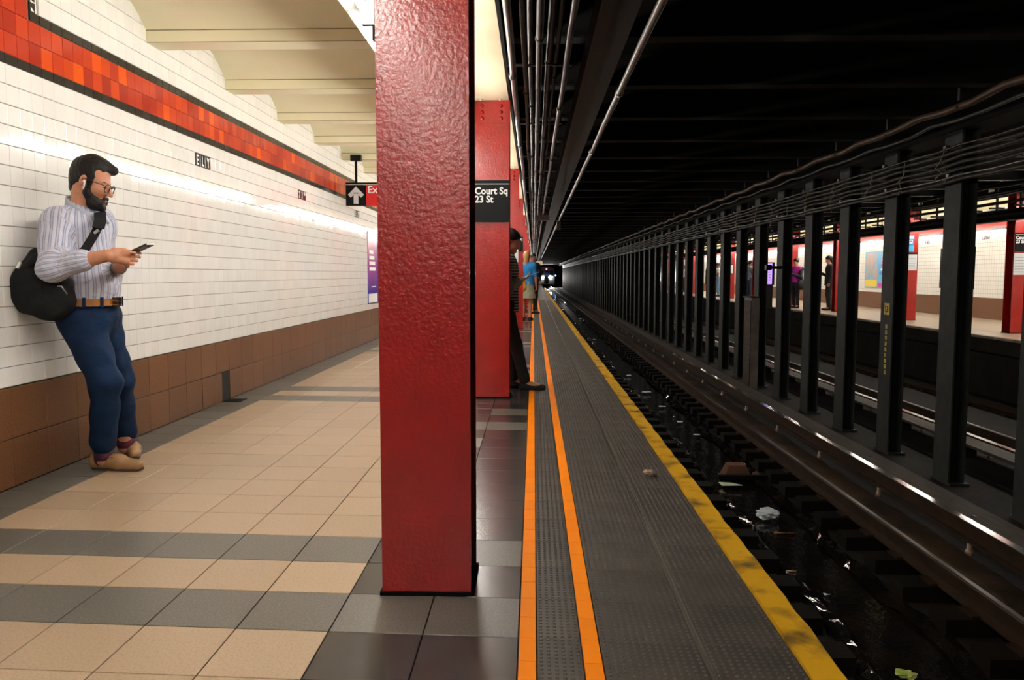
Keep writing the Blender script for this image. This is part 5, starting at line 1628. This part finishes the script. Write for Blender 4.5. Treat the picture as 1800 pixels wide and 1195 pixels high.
    M['phone_dark'] = mat('phone_dark', (.045, .030, .022), .25, metal=.4)
    MB().obox((0, 0, 0), pd, pl, pn, .076, .037, .0042).build('case', 'phone_dark', phone)
    sgn = 1 if pn[2] > 0 else -1
    MB().obox(pn * sgn * .0046, pd, pl, pn, .070, .033, .0005).build('screen', mat('phone_screen', (.02, .02, .03), .1, emit=(.5, .55, .6), estr=.5), phone)
    MB().obox(-pn * sgn * .005 + pd * .058 + pl * .018, pd, pl, pn, .011, .011, .001).build('camera_bump', 'black_gloss', phone)
    # --- shoulder bag
    bg = thing('shoulder_bag', 'black soft shoulder bag slung behind the bearded man', 'bag', tuple(P(75, 560, 4.20)))
    o = np.array(bg.location)
    M['bag_black'] = mat('bag_black', (.0035, .0035, .004), .65, spec=.2, col2=(.006, .006, .0065), nscale=12, bump=.6, bscale=12, bdist=.02)
    S = Sculpt()
    Yb = 4.23
    fl = (np.array([.25, -.97, 0]), 1.9)
    S.cone(P(80, 462, 4.28), P(96, 535, 4.25), .080, .080, .06, fl); S.cone(P(52, 490, Yb), P(56, 520, Yb), .085, .088, .06, fl)
    S.cone(P(58, 505, Yb), P(104, 508, 4.26), .095, .075, .06, fl); S.cone(P(66, 462, 4.25), P(96, 456, 4.30), .070, .060, .05, fl)
    S.cone(P(62, 525, Yb), P(92, 537, 4.25), .082, .085, .05, fl)
    S.noise(.009, 24, 6)
    bb_ = obj('bag_body', S.mesh('bag_body', .006, o), 'bag_black', bg)
    S = Sculpt()
    S.cone(P(38, 474, 4.20), P(62, 455, 4.19), .020, .026, .02, (np.array([0, 1.0, 0]), 1.6)); S.cone(P(62, 455, 4.19), P(82, 447, 4.22), .026, .03, .02, (np.array([0, 1.0, 0]), 1.6))
    S.noise(.003, 30, 2)
    obj('side_handle', S.mesh('side_handle', .006, o), 'bag_black', bg)
    st = MB()
    path = [P(110, 478, 4.19), P(133, 452, 4.245), P(150, 438, 4.262), P(166, 412, 4.295), P(176, 392, 4.34), P(177, 377, 4.42), P(170, 368, 4.51), P(152, 370, 4.60), P(122, 388, 4.62)]
    vs = []; fs = []
    for i, p in enumerate(path):
        t = _n(path[min(i + 1, len(path) - 1)] - path[max(i - 1, 0)]); nn = _n(np.array([.35, -.85, .25])); w = _n(np.cross(t, nn))
        for a, b_ in ((-.022, -.003), (.022, -.003), (.022, .003), (-.022, .003)): vs.append(p + w * a + nn * b_ - o)
    n_ = len(path)
    for i in range(n_ - 1):
        for w in range(4): fs.append((i * 4 + w, i * 4 + (w + 1) % 4, i * 4 + 4 + (w + 1) % 4, i * 4 + 4 + w))
    fs += [(3, 2, 1, 0), tuple(n_ * 4 - 4 + w for w in range(4))]
    strap = MB().add(vs, fs).build('strap', 'bag_black', bg)
    pad = MB()
    pth = [P(173, 402, 4.305), P(177, 388, 4.35), P(176, 374, 4.43)]
    M['pad_grey'] = mat('pad_grey', (.012, .013, .014), .8, spec=.2, bump=.6, bscale=60)
    vs = []; fs = []
    for i, p in enumerate(pth):
        t = _n(pth[min(i + 1, 2)] - pth[max(i - 1, 0)]); nn = _n(np.array([.35, -.85, .25])); w = _n(np.cross(t, nn))
        for a, b_ in ((-.030, .003), (.030, .003), (.030, .014), (-.030, .014)): vs.append(p + w * a + nn * b_ - o)
    for i in range(2):
        for w in range(4): fs.append((i * 4 + w, i * 4 + (w + 1) % 4, i * 4 + 4 + (w + 1) % 4, i * 4 + 4 + w))
    fs += [(3, 2, 1, 0), (8, 9, 10, 11)]
    MB().add(vs, fs).build('shoulder_pad', 'pad_grey', strap)
    bk = P(170, 407, 4.29) - o
    MB().obox(bk, (.8, 0, .6), (0, 1, 0), (-.6, 0, .8), .016, .006, .008).build('strap_buckle', mat('strap_metal', (.3, .3, .32), .3, metal=1), strap)
    MB().tube([P(101, 503, 4.155) - o, P(108, 503, 4.155) - o, P(118, 517, 4.17) - o], .004, 6).build('zip_pull', mat('zip_metal', (.45, .45, .45), .3, metal=1), bg)
    MB().obox(P(33, 466, 4.17) - o, (.5, 0, .87), (0, 1, 0), (-.87, 0, .5), .018, .006, .006).build('pale_tag', 'sign_white', bg)
build_man()

# ---------------------------------------------------------------- the others
for nm, c in (('cloth_grey', (.34, .33, .32)), ('cloth_black', (.010, .010, .011)), ('cloth_white', (.62, .62, .60)), ('cloth_denim', (.05, .10, .20)), ('cloth_navy', (.02, .025, .05)),
              ('cloth_yellow', (.62, .32, .02)), ('cloth_beige', (.42, .40, .29)), ('cloth_blue', (.01, .22, .55)), ('cloth_magenta', (.62, .015, .42)), ('cloth_teal', (.10, .13, .16)), ('cloth_brown', (.09, .05, .03)), ('cloth_cream', (.55, .48, .36)), ('cloth_jean', (.12, .24, .38))):
    M[nm] = mat(nm, c, .8, col2=tuple(x * .75 for x in c), nscale=9, bump=.3, bscale=20, bdist=.01)
ms = bpy.data.materials.new('striped_knit'); ms.use_nodes = True
nt = ms.node_tree; bs = nt.nodes['Principled BSDF']; bs.inputs['Roughness'].default_value = .85
tc = nt.nodes.new('ShaderNodeTexCoord'); wv = nt.nodes.new('ShaderNodeTexWave'); wv.bands_direction = 'Z'; wv.inputs['Scale'].default_value = 11
rp = nt.nodes.new('ShaderNodeValToRGB'); rp.color_ramp.elements[0].position = .45; rp.color_ramp.elements[0].color = (.02, .02, .02, 1); rp.color_ramp.elements[1].position = .55; rp.color_ramp.elements[1].color = (.42, .41, .40, 1)
nt.links.new(tc.outputs['Object'], wv.inputs['Vector']); nt.links.new(wv.outputs['Fac'], rp.inputs['Fac']); nt.links.new(rp.outputs['Color'], bs.inputs['Base Color'])
M['striped_knit'] = ms

# woman behind the second red column, looking at her phone
J = local_pose((-0.31, 7.88, 0), math.radians(-2), 1.575, lean=-.4, arms='phone', legs='lean', head_down=.42)
for k in 'RL': J['wr' + k] = J['wr' + k] + np.array([-.09, 0, 0])
w_, Hh, Rr = person(J, 'woman in striped top and black leggings with a phone behind the second column', .008, 'skin_light', ('striped_top', 'striped_knit'), 0.6, ('leggings', 'cloth_black'), 'cloth_black', 'hair_black', 'bun', hem=.7)
S = Sculpt()
for k in 'RL':
    S.cone(J['shR' if k == 'R' else 'shL'], J['el' + k], .062, .056, .03); S.cone(J['el' + k], J['el' + k] + (J['wr' + k] - J['el' + k]) * .8, .056, .044, .02)
S.noise(.003, 30, 3)
obj('cardigan_sleeves', S.mesh('cardigan_sleeves', .008, J['base']), 'cloth_grey', w_)
ph = thing('phone', 'thin phone held by the woman behind the second column', 'phone', tuple((J['wrR'] + J['wrL']) / 2 + np.array([.13, 0, .055])))
MB().obox((0, 0, 0), (.93, 0, .36), (0, 1, 0), (-.36, 0, .93), .072, .036, .004).build('case', 'phone_dark', ph)
MB().obox((-.36 * .0045, 0, .93 * .0045), (.93, 0, .36), (0, 1, 0), (-.36, 0, .93), .066, .032, .0005).build('screen', 'phone_screen' if 'phone_screen' in M else bpy.data.materials['phone_screen'], ph)

# people further along the near platform
J = local_pose((-0.17, 19.7, 0), math.radians(80), 1.70, arms='down', head_down=.05)
p_, Hh, Rr = person(J, 'woman with tan ponytail, blue top and beige skirt far along the platform', .014, 'skin_tan', ('blue_top', 'cloth_blue'), .9, ('skirt', 'cloth_beige'), 'cloth_black', 'hair_blond', 'long', hem=.3)
S = Sculpt(); S.cone(J['shL'] + np.array([0, -.10, .05]), J['pelvis'] + np.array([-.10, -.14, -.1]), .05, .10, .03, (J['F'], 1.6))
obj('yellow_scarf', S.mesh('yellow_scarf', .012, J['base']), 'cloth_yellow', p_)
J = local_pose((-0.03, 23.2, 0), math.radians(-60), 1.74, arms='phone', head_down=.2)
person(J, 'person in dark coat standing behind the woman in the beige skirt', .016, 'skin_dark', ('coat', 'cloth_navy'), 1.9, ('trousers', 'cloth_black'), 'cloth_black', 'hair_black', 'short', hem=1.6, seed=4)
J = local_pose((0.02, 31.0, 0), math.radians(-100), 1.72, arms='down', head_down=.1)
person(J, 'far dark clothed person near the orange stripes', .02, 'skin_tan', ('jacket', 'cloth_navy'), 1.9, ('trousers', 'cloth_black'), 'cloth_black', 'hair_brown', 'short', seed=5)
J = local_pose((-0.15, 40.0, 0), math.radians(-70), 1.70, arms='down', head_down=.1)
person(J, 'farthest person standing at the platform edge', .022, 'skin_tan', ('jacket', 'cloth_brown'), 1.9, ('trousers', 'cloth_black'), 'cloth_black', 'hair_black', 'short', seed=6)

# people on the opposite platform
def opp(px, py_feet, label, face, H, Yo=None, **kw):
    q = PZ(px, py_feet)
    return local_pose((q[0], q[1], 0), math.radians(face), H, **{k: kw[k] for k in kw if k in ('arms', 'legs', 'head_down', 'head_turn', 'lean')})
J = opp(1398, 541, '', -150, 1.66, arms='phone', head_down=.25)
p_, Hh, Rr = person(J, 'woman in magenta top and black jacket with bag on the opposite platform', .014, 'skin_tan', ('magenta_top', 'cloth_magenta'), .3, ('trousers', 'cloth_black'), 'cloth_black', 'hair_black', 'bun', hem=.3)
S = Sculpt()
for k in 'RL':
    S.cone(J['sh' + k], J['el' + k], .072, .062, .03); S.cone(J['el' + k], J['wr' + k], .060, .046, .02)
    S.cone(J['sh' + k] - J['F'] * .06, J['hip' + k] - J['F'] * .09, .07, .08, .05)
obj('jacket', S.mesh('jacket', .013, J['base']), 'cloth_black', p_)
hb = thing('handbag', 'big black handbag hanging beside the woman in magenta', 'bag', tuple(J['hipL'] + J['Lf'] * .22 + np.array([0, 0, -.12])))
o = np.array(hb.location)
S = Sculpt(); S.cone(o - J['F'] * .10, o + J['F'] * .10, .15, .15, .04, (J['Lf'], 2.0)); S.cone(o + np.array([0, 0, .1]) - J['F'] * .06, o + np.array([0, 0, .1]) + J['F'] * .06, .09, .09, .05, (J['Lf'], 2.0))
obj('bag_body', S.mesh('bag_body', .013, o), 'cloth_black', hb)
MB().tube([(0, 0, .15), tuple(J['shL'] - o + J['Lf'] * .05), tuple(J['shL'] - o + np.array([0, 0, .07]))], .012, 6).build('strap', 'cloth_cream', hb)
J = opp(1456, 545, '', 170, 1.72, arms='one', head_down=.35)
person(J, 'person all in black holding a phone beside an opposite red column', .014, 'skin_tan', ('hooded_coat', 'cloth_black'), 1.9, ('trousers', 'cloth_black'), 'cloth_black', 'hair_black', 'long', hem=1.2, seed=8)
J = opp(1317, 528, '', 20, 1.74, arms='phone', head_down=.2)
person(J, 'person in grey denim jacket on the opposite platform', .016, 'skin_dark', ('jacket', 'cloth_teal'), 1.9, ('trousers', 'cloth_navy'), 'cloth_black', 'hair_black', 'tail', hem=.5, seed=9)
J = opp(1333, 527, '', 160, 1.76, arms='down', head_down=.15)
person(J, 'dark clothed person facing the one in the denim jacket', .016, 'skin_tan', ('coat', 'cloth_black'), 1.9, ('trousers', 'cloth_black'), 'cloth_black', 'hair_black', 'short', hem=1.0, seed=10)
J = opp(1262, 521, '', 170, 1.72, arms='phone', head_down=.35)
person(J, 'person in white top and light jeans on the opposite platform', .016, 'skin_dark', ('top', 'cloth_white'), .5, ('jeans', 'cloth_jean'), 'cloth_black', 'hair_black', 'short', seed=11)
J = opp(1244, 522, '', -20, 1.70, arms='down', head_down=.1)
person(J, 'person in long black coat left of the one in light jeans', .016, 'skin_dark', ('coat', 'cloth_black'), 1.9, ('trousers', 'cloth_black'), 'cloth_black', 'hair_black', 'short', hem=2.2, seed=12)
J = opp(1364, 522, '', -170, 1.72, arms='down', head_down=.1)
person(J, 'person in white shirt beside the glowing purple screen', .016, 'skin_tan', ('shirt', 'cloth_white'), 1.5, ('trousers', 'cloth_black'), 'cloth_black', 'hair_brown', 'short', hem=.6, seed=13)
J = opp(1203, 513, '', -170, 1.70, arms='down', head_down=.1)
person(J, 'far person in white top at the left end of the opposite platform view', .02, 'skin_dark', ('top', 'cloth_white'), .5, ('trousers', 'cloth_brown'), 'cloth_black', 'hair_black', 'short', seed=14)
